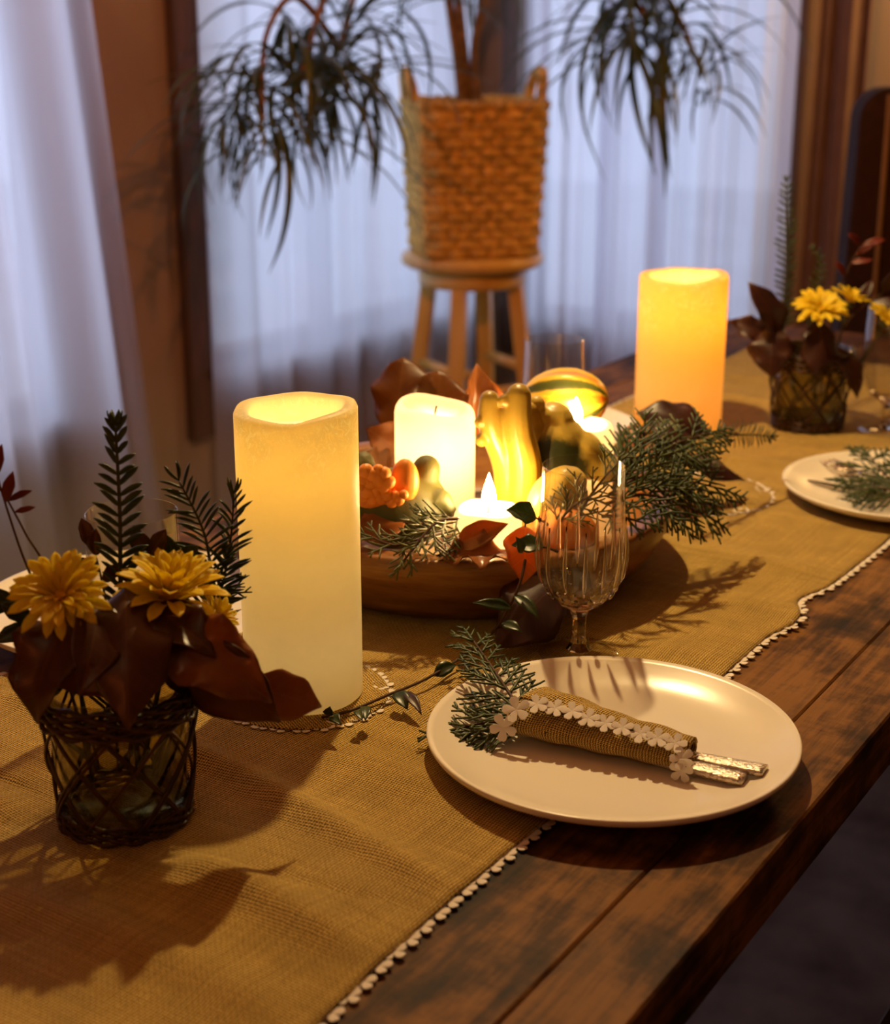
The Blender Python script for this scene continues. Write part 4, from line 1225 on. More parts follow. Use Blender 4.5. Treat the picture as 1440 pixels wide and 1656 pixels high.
# far vase
yb = VB.y
needle_sprig('evergreen_sprig', [vin(VB, 2.0, 0.02, zvb+0.03), Y(1268, 560, yb+0.01), Y(1272, 430, yb+0.01), Y(1272, 295, yb+0.02)], 'upright evergreen sprig standing tallest in the far vase', ND_FAR, 0.0075, 60, (1, 0, 0.1), 1.3, 0.0022, GB, seed=12, start=0.35)
needle_sprig('evergreen_sprig', [vin(VB, 1.0, 0.02, zvb+0.03), Y(1310, 520, yb), Y(1328, 430, yb), Y(1318, 405, yb)], 'reddish small sprig beside the tallest one in the far vase', ND_FAR, 0.008, 50, (1, 0, 0.2), 1.1, 0.0016, GB, seed=13, start=0.5)
oval_twig([vin(VB, 0.6, 0.02, zvb+0.03), Y(1345, 520, yb), Y(1370, 440, yb), Y(1395, 395, yb)], 'red leaved twig in the far vase', [(0.99, -0.7, 0.6, 1), (0.98, 0.9, 0.3, 1), (0.85, 0.6, 0.5, 0.9), (0.75, 0.9, 0.2, 0.9), (0.65, -0.5, 0.7, 0.9)], M_LRED, 0.010, 0.030, GB, 14)
oval_twig([vin(VB, 0.3, 0.02, zvb+0.03), Y(1365, 530, yb-0.01), Y(1420, 480, yb-0.02), Y(1455, 455, yb-0.02)], 'dark leafy twig leaning right out of the far vase', [(0.5, 0.3, 0.8, 1.1), (0.62, 0.9, -0.1, 1.2), (0.74, 0.3, 0.9, 1.2), (0.85, 0.9, 0.1, 1.2), (0.95, 0.7, 0.7, 1.1)], M_LBURG, 0.016, 0.034, GB, 15)
chrysanthemum(Y(1327, 503, yb-0.045), (0.02, -0.45, 0.9), 0.034, 'open yellow chrysanthemum at the front of the far vase', vin(VB, 5, 0.02, zvb+0.03), GB, seed=21)
chrysanthemum(Y(1375, 488, yb-0.01), (0.3, -0.1, 1), 0.028, 'yellow chrysanthemum half hidden in the far vase', vin(VB, 6, 0.02, zvb+0.03), GB, rings=((14, 1.0, 20), (10, 0.8, 45)), seed=22)
chrysanthemum(Y(1432, 520, yb-0.05), (0.4, -0.3, 0.9), 0.027, 'yellow chrysanthemum behind the goblet at right edge', vin(VB, 6.2, 0.03, zvb+0.03), GB, rings=((14, 1.0, 15), (10, 0.8, 40)), seed=23)
leaf('dried_leaf', Y(1262, 560, yb-0.02), Y(1212, 455, yb-0.04), (0.3, -1, 0.2), 0.040, M_LBURG, 'burgundy leaf curling upward left of the far vase', 0.03, group=GB, stemdir=(0.4, 0.3, -1), bend=0.15, fold=0.3, ripple=0.2, seed=31, peak=0.6)
leaf('dried_leaf', Y(1250, 525, yb-0.03), Y(1247, 612, yb-0.055), (-0.3, -1, 0.1), 0.060, M_LBURG, 'broad burgundy leaf drooping over the far vase side', 0.03, group=GB, stemdir=(0.4, 0.5, -0.8), bend=0.12, fold=-0.3, ripple=0.2, seed=32)
leaf('dried_leaf', Y(1325, 515, yb-0.04), Y(1322, 615, yb-0.062), (0.1, -1, 0.1), 0.050, M_LBURG, 'dark leaf drooping below the far yellow flower', 0.03, group=GB, stemdir=(0, 0.8, -0.6), bend=0.12, fold=-0.3, ripple=0.2, seed=33)
leaf('dried_leaf', Y(1250, 545, yb-0.02), Y(1178, 520, yb-0.01), (0, -1, 0.5), 0.034, M_LBURG, 'burgundy leaf pointing at the amber candle', 0.02, group=GB, stemdir=(0.7, 0.2, -0.8), bend=0.1, fold=0.3, ripple=0.2, seed=34)
leaf('dried_leaf', Y(1355, 560, yb-0.03), Y(1388, 645, yb-0.05), (0.4, -1, 0.1), 0.032, M_LBROWN, 'narrow brown leaf hanging right of the far vase', 0.02, group=GB, stemdir=(-0.6, 0.3, -0.6), bend=0.1, fold=0.3, ripple=0.2, seed=35)

# ------------------------------------------------------------------ gourds in the bowl
def gourdmat(name, stops, kind='noise', axis='Z', scale=1.0, lo=0.0, hi=1.0, nscale=30, nz=0.3, rough=0.35, bump=0.3, centre=(0, 0, 0)):
    m, nt, b, out = newmat(name)
    mp = coords(nt)
    sx = nt.nodes.new('ShaderNodeSeparateXYZ'); nt.links.new(mp.outputs[0], sx.inputs[0])
    mr = nd(nt, 'ShaderNodeMapRange'); mr.inputs['From Min'].default_value = lo; mr.inputs['From Max'].default_value = hi
    n = nd(nt, 'ShaderNodeTexNoise', Scale=nscale, Detail=5.0, Roughness=0.6); nt.links.new(mp.outputs[0], n.inputs['Vector'])
    if kind == 'stripe':
        # stripes around the x axis
        at = nd(nt, 'ShaderNodeMath', operation='ARCTAN2'); nt.links.new(sx.outputs['Y'], at.inputs[0]); nt.links.new(sx.outputs['Z'], at.inputs[1])
        ml = nd(nt, 'ShaderNodeMath', operation='MULTIPLY'); ml.inputs[1].default_value = scale; nt.links.new(at.outputs[0], ml.inputs[0])
        sn = nd(nt, 'ShaderNodeMath', operation='SINE'); nt.links.new(ml.outputs[0], sn.inputs[0])
        src = sn.outputs[0]; mr.inputs['From Min'].default_value = -1; mr.inputs['From Max'].default_value = 1
    elif kind == 'dist':
        ds = nd(nt, 'ShaderNodeVectorMath', operation='DISTANCE'); ds.inputs[1].default_value = centre
        nt.links.new(mp.outputs[0], ds.inputs[0]); src = ds.outputs['Value']
    else:
        src = sx.outputs[axis]
    nt.links.new(src, mr.inputs['Value'])
    ad = nd(nt, 'ShaderNodeMath', operation='MULTIPLY_ADD'); ad.inputs[1].default_value = nz
    sb = nd(nt, 'ShaderNodeMath', operation='SUBTRACT'); sb.inputs[1].default_value = 0.5; nt.links.new(n.outputs['Fac'], sb.inputs[0])
    nt.links.new(sb.outputs[0], ad.inputs[0]); nt.links.new(mr.outputs[0], ad.inputs[2])
    r = ramp(nt, stops); nt.links.new(ad.outputs[0], r.inputs[0])
    nt.links.new(r.outputs[0], b.inputs['Base Color'])
    b.inputs['Roughness'].default_value = rough
    bp = nd(nt, 'ShaderNodeBump', Strength=bump, Distance=0.0015)
    n2 = nd(nt, 'ShaderNodeTexNoise', Scale=90.0, Detail=5.0); nt.links.new(mp.outputs[0], n2.inputs['Vector'])
    nt.links.new(n2.outputs['Fac'], bp.inputs['Height']); nt.links.new(bp.outputs[0], b.inputs['Normal'])
    return m
YEL, DYEL, DGR, ORA = (0.78, 0.46, 0.030), (0.50, 0.27, 0.02), (0.018, 0.022, 0.007), (0.75, 0.20, 0.012)
M_GYEL = gourdmat('yellow_gourd_skin', [(0.0, (0.62, 0.30, 0.02)), (0.35, YEL), (0.80, (0.72, 0.42, 0.04)), (1.0, (0.38, 0.24, 0.03))], lo=0, hi=0.13, nz=0.5)
M_GBI = gourdmat('two_colour_gourd_skin', [(0.0, DGR), (0.40, (0.025, 0.028, 0.008)), (0.50, (0.50, 0.34, 0.05)), (1.0, (0.62, 0.42, 0.07))], 'dist', lo=0.0, hi=0.085, nz=0.22, nscale=60, centre=(-0.004, -0.030, 0.072))
M_GSTR = gourdmat('striped_gourd_skin', [(0.0, (0.05, 0.06, 0.010)), (0.14, (0.10, 0.09, 0.012)), (0.26, YEL), (0.72, YEL), (0.90, ORA), (1.0, ORA)], 'stripe', scale=5.0, nz=0.7)
M_GGRN = gourdmat('dark_green_gourd_skin', [(0.0, (0.020, 0.026, 0.006)), (0.6, (0.05, 0.055, 0.012)), (1.0, (0.13, 0.11, 0.02))], lo=-0.02, hi=0.08, nz=0.7, bump=0.6, rough=0.6)
M_GORA = gourdmat('orange_gourd_flesh', [(0.0, (0.70, 0.17, 0.02)), (1.0, (0.88, 0.30, 0.04))], lo=0, hi=0.08, nz=0.5, rough=0.45)
M_GPALE = gourdmat('pale_yellow_gourd_skin', [(0.0, (0.45, 0.26, 0.03)), (0.6, (0.60, 0.38, 0.05)), (1.0, (0.66, 0.46, 0.09))], lo=-0.03, hi=0.05, nz=0.5)
def remesh(o, v=0.0017, it=4):
    r = o.modifiers.new('skin', 'REMESH'); r.mode = 'VOXEL'; r.voxel_size = v; r.use_smooth_shade = True
    s = o.modifiers.new('smooth', 'SMOOTH'); s.factor = 0.5; s.iterations = it
def lumpy(mb, pts, rads, seg=14, bumps=0, seed=0, n=6, br=0.004):
    sp_ = spline(pts, n)
    m_ = len(sp_)
    rr = []
    for i in range(m_):
        t = i/(m_-1)*(len(rads)-1)
        k = min(int(t), len(rads)-2); f = t-k
        f = f*f*(3-2*f)
        rr.append(rads[k]*(1-f)+rads[k+1]*f)
    mb.tube(sp_, rr, seg)
    mb.ball(sp_[0], rr[0], 12, 8); mb.ball(sp_[-1], rr[-1], 12, 8)
    rnd = random.Random(seed)
    for b in range(bumps):
        i = rnd.randint(1, m_-2)
        d = V((rnd.uniform(-1, 1), rnd.uniform(-1, 0.2), rnd.uniform(-0.3, 0.6))).normalized()
        mb.ball(sp_[i]+d*rr[i]*0.86, br*rnd.uniform(0.7, 1.2), 8, 6)
# yellow winged gourd
yg = 1.315
g = empty('winged_gourd', (Y(835, 800, yg).x, yg, BZ+0.004))
tag(g, 'yellow finger lobed gourd standing upright between the candles', 'gourd', 'gourds in the bowl')
mb = MB()
gx = g.location.x
mb.ball((gx, yg, BZ+0.036), (0.029, 0.026, 0.030), 18, 12)
lumpy(mb, [(gx-0.004, yg, BZ+0.035), Y(822, 760, yg), Y(796, 690, yg-0.004), Y(792, 648, yg-0.004)], [0.020, 0.0135, 0.0120, 0.0095], bumps=2, seed=3, br=0.0035)
lumpy(mb, [(gx+0.004, yg-0.004, BZ+0.035), Y(850, 760, yg-0.008), Y(838, 690, yg-0.008), Y(839, 640, yg-0.006)], [0.021, 0.0150, 0.0135, 0.0115], bumps=2, seed=5, br=0.0035)
lumpy(mb, [(gx+0.010, yg+0.012, BZ+0.035), Y(862, 740, yg+0.016), Y(862, 690, yg+0.016), Y(858, 664, yg+0.014)], [0.020, 0.0140, 0.0115, 0.0085], bumps=2, seed=8, br=0.0035)
for (u, v_, r_) in ((776, 683, 0.0052), (779, 712, 0.0060), (785, 700, 0.004), (816, 648, 0.0058), (844, 636, 0.005)):
    mb.ball(Y(u, v_, yg-0.010), r_, 10, 8)
o = mb.build('rind', M_GYEL, g); remesh(o, 0.0013, 2)
# two coloured swan gourd
yb2 = 1.345
base = Y(893, 720, yb2)
g = empty('swan_gourd', (base.x, base.y, BZ+0.02))
tag(g, 'two coloured gourd with dark green middle and yellow neck', 'gourd', 'gourds in the bowl')
mb = MB()
mb.ball(Y(893, 735, yb2), (0.036, 0.034, 0.040), 20, 14)
lumpy(mb, [Y(890, 740, yb2), Y(895, 685, yb2)], [0.036, 0.0205], 16)
lumpy(mb, [Y(905, 730, yb2), Y(940, 738, yb2-0.004), Y(975, 755, yb2-0.008), Y(1010, 762, yb2-0.012)], [0.030, 0.024, 0.014, 0.009], 16)
for (u, v_, r_) in ((868, 654, 0.0085), (862, 662, 0.006), (877, 675, 0.0085), (872, 683, 0.0065)):
    mb.ball(Y(u, v_, yb2-0.012), r_, 10, 8)
o = mb.build('rind', M_GBI, g); remesh(o)
# striped gourd leaning on top at the back
yc = 1.475
pc = Y(912, 648, yc)
g = empty('striped_gourd', pc)
tag(g, 'yellow orange and green striped gourd at the back of the bowl', 'gourd', 'gourds in the bowl')
Mx = Matrix.Rotation(math.radians(-4), 3, 'Y') @ Matrix.Rotation(math.radians(-18), 3, 'Z')
mb = MB(); mb.ball((0, 0, 0), (0.045, 0.034, 0.030), 48, 20, fn=lambda d: 1+0.055*math.cos(8*math.atan2(d.y, d.z))*(1-d.x*d.x))
o = mb.build('rind', M_GSTR, g, local=True)
o.rotation_euler = (math.radians(25), math.radians(-6), math.radians(-14))
mb = MB(); mb.tube(spline([(-0.044, 0, 0), (-0.056, 0.0, 0.004), (-0.064, 0.004, 0.010)], 5), [0.006]*3+[0.005]*4+[0.0045]*4, 7); o = mb.build('stalk', M_GREENTWIG, g, local=True)
o.rotation_euler = (math.radians(25), math.radians(-6), math.radians(-14))
# round green gourd below it
pg = V((pc.x+0.005, yc+0.01, BZ+0.0525))
g = empty('round_gourd', (pg.x, pg.y, BZ+0.004))
tag(g, 'round dark green gourd beneath the striped one', 'gourd', 'gourds in the bowl')
mb = MB(); mb.ball(pg, (0.047, 0.045, 0.049), 32, 16, fn=lambda d: 1+0.04*math.cos(9*math.atan2(d.y, d.x))*(1-d.z*d.z)); mb.build('rind', M_GGRN, g)
mb = MB(); mb.tube([pg+V((0, 0, 0.045)), pg+V((0.0, 0.0, 0.052))], 0.005, 7); mb.build('stalk', M_GREENTWIG, g)
# warty turban gourd
yt = 1.262
pt = Y(640, 818, yt)
g = empty('turban_gourd', (pt.x, yt, BZ+0.03))
tag(g, 'dark green turban gourd with an orange warty cap', 'gourd', 'gourds in the bowl')
mb = MB()
mb.ball(pt+V((0.000, 0.012, -0.006)), (0.046, 0.040, 0.036), 20, 14)
lumpy(mb, [pt+V((0.020, 0.012, 0.0)), Y(680, 790, yt+0.015), Y(690, 758, yt+0.012)], [0.026, 0.016, 0.0125], bumps=2, seed=2)
lumpy(mb, [pt+V((0.026, 0.002, -0.010)), Y(708, 810, yt), Y(728, 826, yt-0.004)], [0.020, 0.012, 0.0065], bumps=2, seed=3)
lumpy(mb, [pt+V((-0.026, 0.016, 0.0)), Y(590, 770, yt+0.02), Y(588, 748, yt+0.022)], [0.022, 0.014, 0.010], bumps=2, seed=5)
o = mb.build('rind', M_GGRN, g); remesh(o, 0.002)
rnd = random.Random(12)
mb = MB(); mb.ball(Y(618, 800, yt-0.012), (0.023, 0.012, 0.019), 18, 12)
mb.ball(Y(655, 778, yt-0.016), (0.0125, 0.009, 0.020), 14, 10)
o = mb.build('orange_cap', M_GORA, g)
for k, (u, v_, r_) in enumerate(((592, 762, .0068), (603, 768, .0070), (588, 776, .0060), (612, 776, .0075), (600, 782, .0065), (584, 786, .0060), (622, 766, .0060), (620, 788, .0060), (608, 794, .0055), (594, 795, .0070), (628, 780, .0065), (626, 802, .0060), (614, 806, .0052), (602, 808, .0060), (640, 802, .0048), (645, 809, .0050), (634, 812, .0052), (653, 800, .0045), (612, 760, .0052), (590, 806, .005))):
    b = MB(); b.ball(Y(u, v_, yt-0.030), (r_, r_*0.9, r_), 10, 8, fn=lambda d: 1+0.1*noise.noise(d*2+V((k, 0, 0))))
    b.build('wart', M_GORA, o)
# pear gourd behind the goblet
yp = 1.262
g = empty('pear_gourd', (Y(900, 812, yp).x, yp+0.01, BZ+0.01))
tag(g, 'pale yellow pear shaped gourd seen through the goblet', 'gourd', 'gourds in the bowl')
mb = MB(); lumpy(mb, [Y(884, 838, yp), Y(895, 808, yp), Y(918, 788, yp), Y(930, 800, yp)], [0.020, 0.022, 0.020, 0.012], 16); mb.ball(Y(890, 845, yp), (0.024, 0.024, 0.022), 16, 12)
o = mb.build('rind', M_GPALE, g); remesh(o)
# small orange gourd below
yo = 1.225
po = Y(914, 872, yo)
g = empty('small_pumpkin', (po.x, yo+0.01, BZ+0.03))
tag(g, 'small orange ribbed pumpkin low behind the goblet', 'pumpkin', 'gourds in the bowl')
mb = MB(); mb.ball(po+V((0, 0.012, 0)), (0.030, 0.026, 0.024), 40, 14, fn=lambda d: 1-0.06*abs(math.sin(4.5*math.atan2(d.y, d.x)))*(1-d.z*d.z)); mb.build('rind', M_GORA, g)
mb = MB(); mb.tube([po+V((0, 0.012, 0.021)), po+V((0.002, 0.012, 0.032))], [0.004, 0.003], 7); mb.build('stalk', M_GREENTWIG, g)

# ------------------------------------------------------------------ leaves in and around the bowl
GL = 'dried leaves in the bowl'
yk = 1.45
leaf('dried_leaf', Y(640, 720, yk-0.01), Y(655, 578, yk+0.03), (-0.25, -1, 0.25), 0.070, M_LOLIVE, 'broad olive brown leaf standing behind the tall white candle', 0.03, group=GL, bend=0.08, fold=-0.25, ripple=0.18, seed=41, peak=0.62, sharp_=0.7)
leaf('dried_leaf', Y(700, 715, yk-0.005), Y(712, 600, yk+0.02), (0.1, -1, 0.2), 0.062, M_LOLIVE, 'olive and brown leaf behind the tall candle top', 0.03, group=GL, bend=0.05, fold=0.3, ripple=0.2, seed=42, peak=0.6, sharp_=0.7)
leaf('dried_leaf', Y(748, 720, yk-0.01), Y(772, 588, yk+0.005), (0.5, -1, 0.1), 0.040, M_LCOPPER, 'copper leaf with a folded edge beside the tall candle', 0.03, group=GL, bend=0.10, fold=0.6, ripple=0.25, seed=43, peak=0.6)
leaf('dried_leaf', Y(772, 715, yk+0.01), Y(785, 612, yk+0.025), (0.2, -1, 0.3), 0.050, M_LORANGE, 'orange leaf between the tall candle and winged gourd', 0.02, group=GL, bend=0.06, fold=0.15, ripple=0.15, seed=44, peak=0.6, sharp_=0.7)
leaf('dried_leaf', Y(670, 745, yk-0.03), Y(592, 692, yk-0.03), (-0.2, -0.9, 0.5), 0.048, M_LCOPPER, 'reddish brown leaf sticking out left of the tall candle', 0.02, group=GL, bend=0.06, fold=0.2, ripple=0.3, seed=45)
leaf('dried_leaf', Y(640, 770, yk-0.04), Y(576, 735, yk-0.06), (-0.1, -0.6, 0.8), 0.042, M_LOLIVE, 'olive leaf above the orange warty cap', 0.02, group=GL, bend=0.06, fold=0.2, ripple=0.2, seed=46)
leaf('dried_leaf', Y(655, 845, 1.235), Y(572, 862, 1.23), (0, -0.6, 0.8), 0.050, M_LCOPPER, 'copper leaf under the turban gourd at bowl rim', 0.02, group=GL, bend=0.06, fold=0.2, ripple=0.2, seed=47)
leaf('dried_leaf', Y(732, 885, 1.192), Y(822, 846, 1.195), (0.15, -0.9, 0.5), 0.024, M_LCOPPER, 'slender tan leaf leaning on the short candle', 0.02, group=GL, bend=0.10, fold=0.35, ripple=0.1, seed=48)
leaf('dried_leaf', Y(716, 905, 1.182), Y(836, 900, 1.18), (0.0, -0.35, 0.95), 0.040, M_LCOPPER, 'curled copper leaf lying on the bowl front rim', 0.015, group=GL, bend=0.06, fold=0.35, ripple=0.5, seed=49)
leaf('dried_leaf', Y(850, 850, 1.19), Y(846, 945, 1.172), (0.1, -1, 0.25), 0.038, M_LORANGE, 'bright orange leaf hanging over the bowl rim by the goblet', 0.02, group=GL, stemdir=(0, 0.3, 1), bend=0.08, fold=0.2, ripple=0.15, seed=50, peak=0.4)
leaf('dried_leaf', Y(868, 838, 1.185), Y(818, 824, 1.18), (0.0, -0.8, 0.6), 0.020, M_LGREEN, 'green leaf above the orange leaf at the bowl rim', 0.012, group=GL, bend=0.14, fold=0.3, ripple=0.05, seed=51)
leaf('dried_leaf', Y(880, 885, 1.165), Y(828, 882, 1.165), (0.0, -0.7, 0.8), 0.018, M_LGREEN, 'green leaf in front of the orange leaf', 0.012, group=GL, bend=0.12, fold=0.3, ripple=0.05, seed=52)
leaf('dried_leaf', Y(700, 880, 1.30), Y(800, 905, 1.30), (0.0, -0.2, 1), 0.06, M_LBROWN, 'dark brown leaf lying on the bowl floor', 0.015, group=GL, bend=0.03, fold=0.1, ripple=0.15, seed=53)
for (ax0, ay0, ax1, ay1, W_, mt_, lb_, sd_n) in ((-0.10, -0.09, -0.04, -0.03, 0.052, M_LBROWN, 'brown leaf flat on the bowl floor behind the turban gourd', 71), (-0.13, 0.02, -0.05, 0.06, 0.055, M_LOLIVE, 'olive leaf flat on the bowl floor left of the tall candle', 72),
        (0.06, -0.10, 0.13, -0.05, 0.048, M_LCOPPER, 'copper leaf flat on the bowl floor under the cedar', 73), (-0.03, 0.08, 0.05, 0.13, 0.055, M_LBURG, 'burgundy leaf flat on the bowl floor at the back', 74), (-0.06, -0.13, 0.0, -0.10, 0.045, M_LCOPPER, 'copper leaf flat inside the bowl front wall', 75)):
    leaf('dried_leaf', V((BOWL.x+ax0, BOWL.y+ay0, BZ+0.012)), V((BOWL.x+ax1, BOWL.y+ay1, BZ+0.010)), (0, 0, 1), W_, mt_, lb_, 0.012, group=GL, bend=0.05, fold=0.15, ripple=0.15, seed=sd_n)
leaf('dried_leaf', Y(905, 938, 1.185), Y(800, 1048, 1.135), (-0.05, -0.8, 0.55), 0.062, M_LBURG, 'large burgundy leaf leaning on the bowl behind the goblet', 0.02, group=GL, bend=0.05, fold=-0.2, ripple=0.12, seed=54, peak=0.4)
leaf('dried_leaf', Y(940, 905, 1.215), Y(885, 985, 1.165), (0.2, -0.8, 0.55), 0.050, M_LBURG, 'burgundy leaf seen through the goblet', 0.02, group=GL, bend=0.05, fold=-0.2, ripple=0.12, seed=55, peak=0.4)
leaf('dried_leaf', P(832, 1034, 0.006), P(876, 1040, 0.006), (0, -0.3, 1), 0.016, M_LCOPPER, 'tiny tan leaf on the runner behind the goblet stem', 0.008, group=GL, bend=0.12, fold=0.4, ripple=0.1, seed=56)
leaf('dried_leaf', Y(1150, 700, 1.56), Y(1030, 668, 1.56), (0.0, -0.7, 0.75), 0.052, M_LBURG, 'burgundy leaf arched in front of the amber candle', 0.03, group=GL, stemdir=(1, 0, 0.12), bend=0.16, fold=-0.25, ripple=0.2, seed=57)
leaf('dried_leaf', Y(1125, 718, 1.53), Y(1012, 712, 1.53), (0.0, -0.75, 0.7), 0.048, M_LBURG, 'dark burgundy leaf below the arched one', 0.03, group=GL, stemdir=(1, 0, -0.2), bend=0.20, fold=-0.3, ripple=0.2, seed=58)
leaf('dried_leaf', Y(1085, 740, 1.52), Y(1205, 776, 1.575), (0.1, -0.5, 0.9), 0.040, M_LBURG, 'pointed burgundy leaf resting near the round mat', 0.02, group=GL, bend=0.08, fold=-0.3, ripple=0.2, seed=59)
leaf('dried_leaf', Y(1000, 700, 1.50), Y(1060, 735, 1.47), (0.1, -0.6, 0.8), 0.046, M_LCOPPER, 'copper leaf beside the right white candle', 0.02, group=GL, bend=0.08, fold=0.3, ripple=0.2, seed=60)

# ------------------------------------------------------------------ greenery in the bowl
GC = 'cedar sprigs in the bowl'
cedar('cedar_sprig', [Y(745, 855, 1.235), Y(690, 868, 1.19), Y(640, 882, 1.172), Y(600, 868, 1.172)], (0.1, -0.55, 0.85), 'olive cedar sprig spilling over the bowl rim by the turban gourd', 0.040, 0.0075, 0.00125, M_CEDARY, 3, GC, 0.0)
cedar('cedar_sprig', [Y(742, 838, 1.21), Y(705, 846, 1.19), Y(668, 888, 1.168), Y(655, 905, 1.165)], (0.1, -0.65, 0.75), 'short olive cedar sprig between the turban gourd and short candle', 0.036, 0.0080, 0.00125, M_CEDARY, 7, GC, 0.0)
cedar('cedar_sprig', [Y(985, 800, 1.30), Y(1040, 770, 1.31), Y(1100, 775, 1.33), Y(1165, 790, 1.36)], (-0.1, -0.75, 0.65), 'long cedar sprig reaching right out of the bowl', 0.062, 0.0080, 0.00150, M_CEDAR, 11, GC, 0.05)
cedar('cedar_sprig', [Y(980, 815, 1.28), Y(1040, 800, 1.27), Y(1100, 815, 1.29), Y(1150, 838, 1.32)], (-0.1, -0.8, 0.6), 'drooping cedar sprig lowest on the right bowl side', 0.055, 0.0085, 0.00150, M_CEDAR, 13, GC, 0.05)
cedar('cedar_sprig', [Y(990, 790, 1.31), Y(1040, 745, 1.33), Y(1100, 715, 1.36), Y(1150, 700, 1.39)], (-0.1, -0.75, 0.65), 'upper cedar sprig rising toward the burgundy leaves', 0.055, 0.0085, 0.00150, M_CEDAR, 17, GC, 0.05)
cedar('cedar_sprig', [Y(975, 835, 1.25), Y(1000, 835, 1.235), Y(1040, 845, 1.235)], (-0.1, -0.7, 0.7), 'small cedar sprig at the right bowl rim', 0.034, 0.0085, 0.0013, M_CEDAR, 19, GC, 0.05)
cedar('cedar_sprig', [Y(930, 850, 1.235), Y(950, 810, 1.225), Y(980, 770, 1.23), Y(1005, 745, 1.24)], (0.0, -0.85, 0.4), 'yellowish cedar sprig behind the goblet rim', 0.036, 0.0085, 0.0011, M_CEDARY, 23, GC, 0.05)
cedar('cedar_sprig', [Y(900, 850, 1.225), Y(925, 820, 1.212), Y(960, 800, 1.205)], (0.0, -0.85, 0.4), 'wispy yellow green cedar sprig seen through the goblet', 0.030, 0.0085, 0.0011, M_CEDARY, 29, GC, 0.05)
needle_sprig('evergreen_sprig', [Y(1090, 735, 1.45), Y(1150, 712, 1.50), Y(1200, 703, 1.55), Y(1248, 706, 1.585)], 'flat evergreen sprig pointing at the far vase', ND_SMALL, 0.0060, 62, (0.1, 0, 1), 1.15, 0.0014, GC, seed=31)

# vine trailing from the bowl across the runner
def vine(pts, label, leaves, seed=0):
    rnd = random.Random(seed)
    sp_ = spline(pts, 8); n = len(sp_)
    mb = MB(); mb.tube(sp_, [0.0012]*n, 6)
    o = mb.build('vine', M_TWIG, None, loc=sp_[0]); tag(o, label, 'vine')
    for (u0, v0, u1, v1, y0, y1, W, mt) in leaves:
        leaf('leaf', Y(u0, v0, y0), Y(u1, v1, y1), (0.1, -0.7, 0.7), W, mt, None, stem=0, parent=o, bend=0.10, fold=0.3, ripple=0.06, seed=rnd.randint(0, 99), nu=8, nh=2)
yA = P(700, 1092, 0.01).y; yC = P(640, 1130, 0.01).y
vine([Y(850, 905, 1.155), Y(835, 960, 1.140), P(790, 1030, 0.020), P(700, 1092, 0.012), P(625, 1125, 0.010), P(565, 1150, 0.008), P(520, 1160, 0.007)], 'thin leafy vine trailing from the bowl past the ivory candle',
     [(845, 895, 835, 868, 1.15, 1.145, 0.009, M_LGREEN), (832, 962, 872, 1000, 1.14, 1.12, 0.012, M_LGREEN), (828, 985, 765, 975, 1.135, 1.12, 0.011, M_LGREEN), (812, 1008, 845, 1022, 1.125, 1.11, 0.010, M_LGREEN),
      (700, 1092, 738, 1075, yA, yA+0.01, 0.013, M_LGREEN), (640, 1120, 660, 1147, yC, yC-0.02, 0.014, M_LGREEN), (655, 1118, 682, 1156, yC, yC-0.03, 0.009, M_LBURG), (590, 1142, 592, 1165, yC-0.03, yC-0.05, 0.009, M_LGREEN),
      (530, 1157, 534, 1143, yC-0.05, yC-0.052, 0.008, M_LGREEN), (535, 1158, 552, 1172, yC-0.05, yC-0.065, 0.009, M_LGREEN), (578, 1148, 586, 1165, yC-0.04, yC-0.055, 0.008, M_LGREEN)], 4)

# ------------------------------------------------------------------ cutlery pouch on the near plate
ZP = zp1+0.0042
def pz(u, v, h=0.0): return P(u, v, ZP-TZ+h)
pouch = empty('cutlery_pouch', pz(960, 1215))
tag(pouch, 'rolled burlap cutlery pouch with white felt flowers', 'cutlery pouch')
E0 = pz(838, 1205, 0.0); E1 = pz(1108, 1256, 0.0)
ax_ = (E1-E0); Lp = ax_.length; ax_.normalize()
sd_ = V((0, 0, 1)).cross(ax_).normalized()     # toward the back of the plate
# cone of cloth: open at the wide end
NUc, NTc = 26, 40
def pouch_pt(t, th, grow=0.0):
    w = 0.0265*(1-t)+0.0165*t + 0.0010*math.sin(t*9)
    h = 0.0150*(1-t)+0.0085*t
    cx, cz = w, h
    x = math.cos(th); z = math.sin(th)
    flat = 1.0
    return E0+ax_*(Lp*t+0.010*math.cos(th)*(1-t))+sd_*(w*0.92+(w+grow)*x)+V((0, 0, max(0.0004, h+(h+grow)*z*(1.0 if z > 0 else 0.94)+0.0007*math.sin(t*23+th*3))))
vs, fs = [], []
for i in range(NUc+1):
    for k in range(NTc):
        vs.append(pouch_pt(i/NUc, 2*PI*k/NTc))
for i in range(NUc):
    for k in range(NTc):
        l = (k+1) % NTc
        fs.append((i*NTc+k, (i+1)*NTc+k, (i+1)*NTc+l, i*NTc+l))
PM = frame(E0, ax_, (0, 0, 1))
wrap = bpy.data.objects.new('wrap', MB().add(vs, fs).mesh('wrap', PM.inverted()))

def grid_uv(me, nk, du, dv):
    uv = me.uv_layers.new(name='UVMap')
    for lp_ in me.loops:
        i_, k_ = divmod(lp_.vertex_index, nk)
        uv.data[lp_.index].uv = (i_*du, k_*dv)
grid_uv(wrap.data, NTc, Lp/NUc, 0.125/NTc)
wrap.data.materials.append(M_BURLAP2); col.objects.link(wrap); wrap.parent = pouch
_l, _r, _s = (wm(pouch).inverted() @ PM).decompose(); wrap.location = _l; wrap.rotation_mode = 'QUATERNION'; wrap.rotation_quaternion = _r
sol = wrap.modifiers.new('thickness', 'SOLIDIFY'); sol.thickness = 0.0014; sol.offset = 1.0
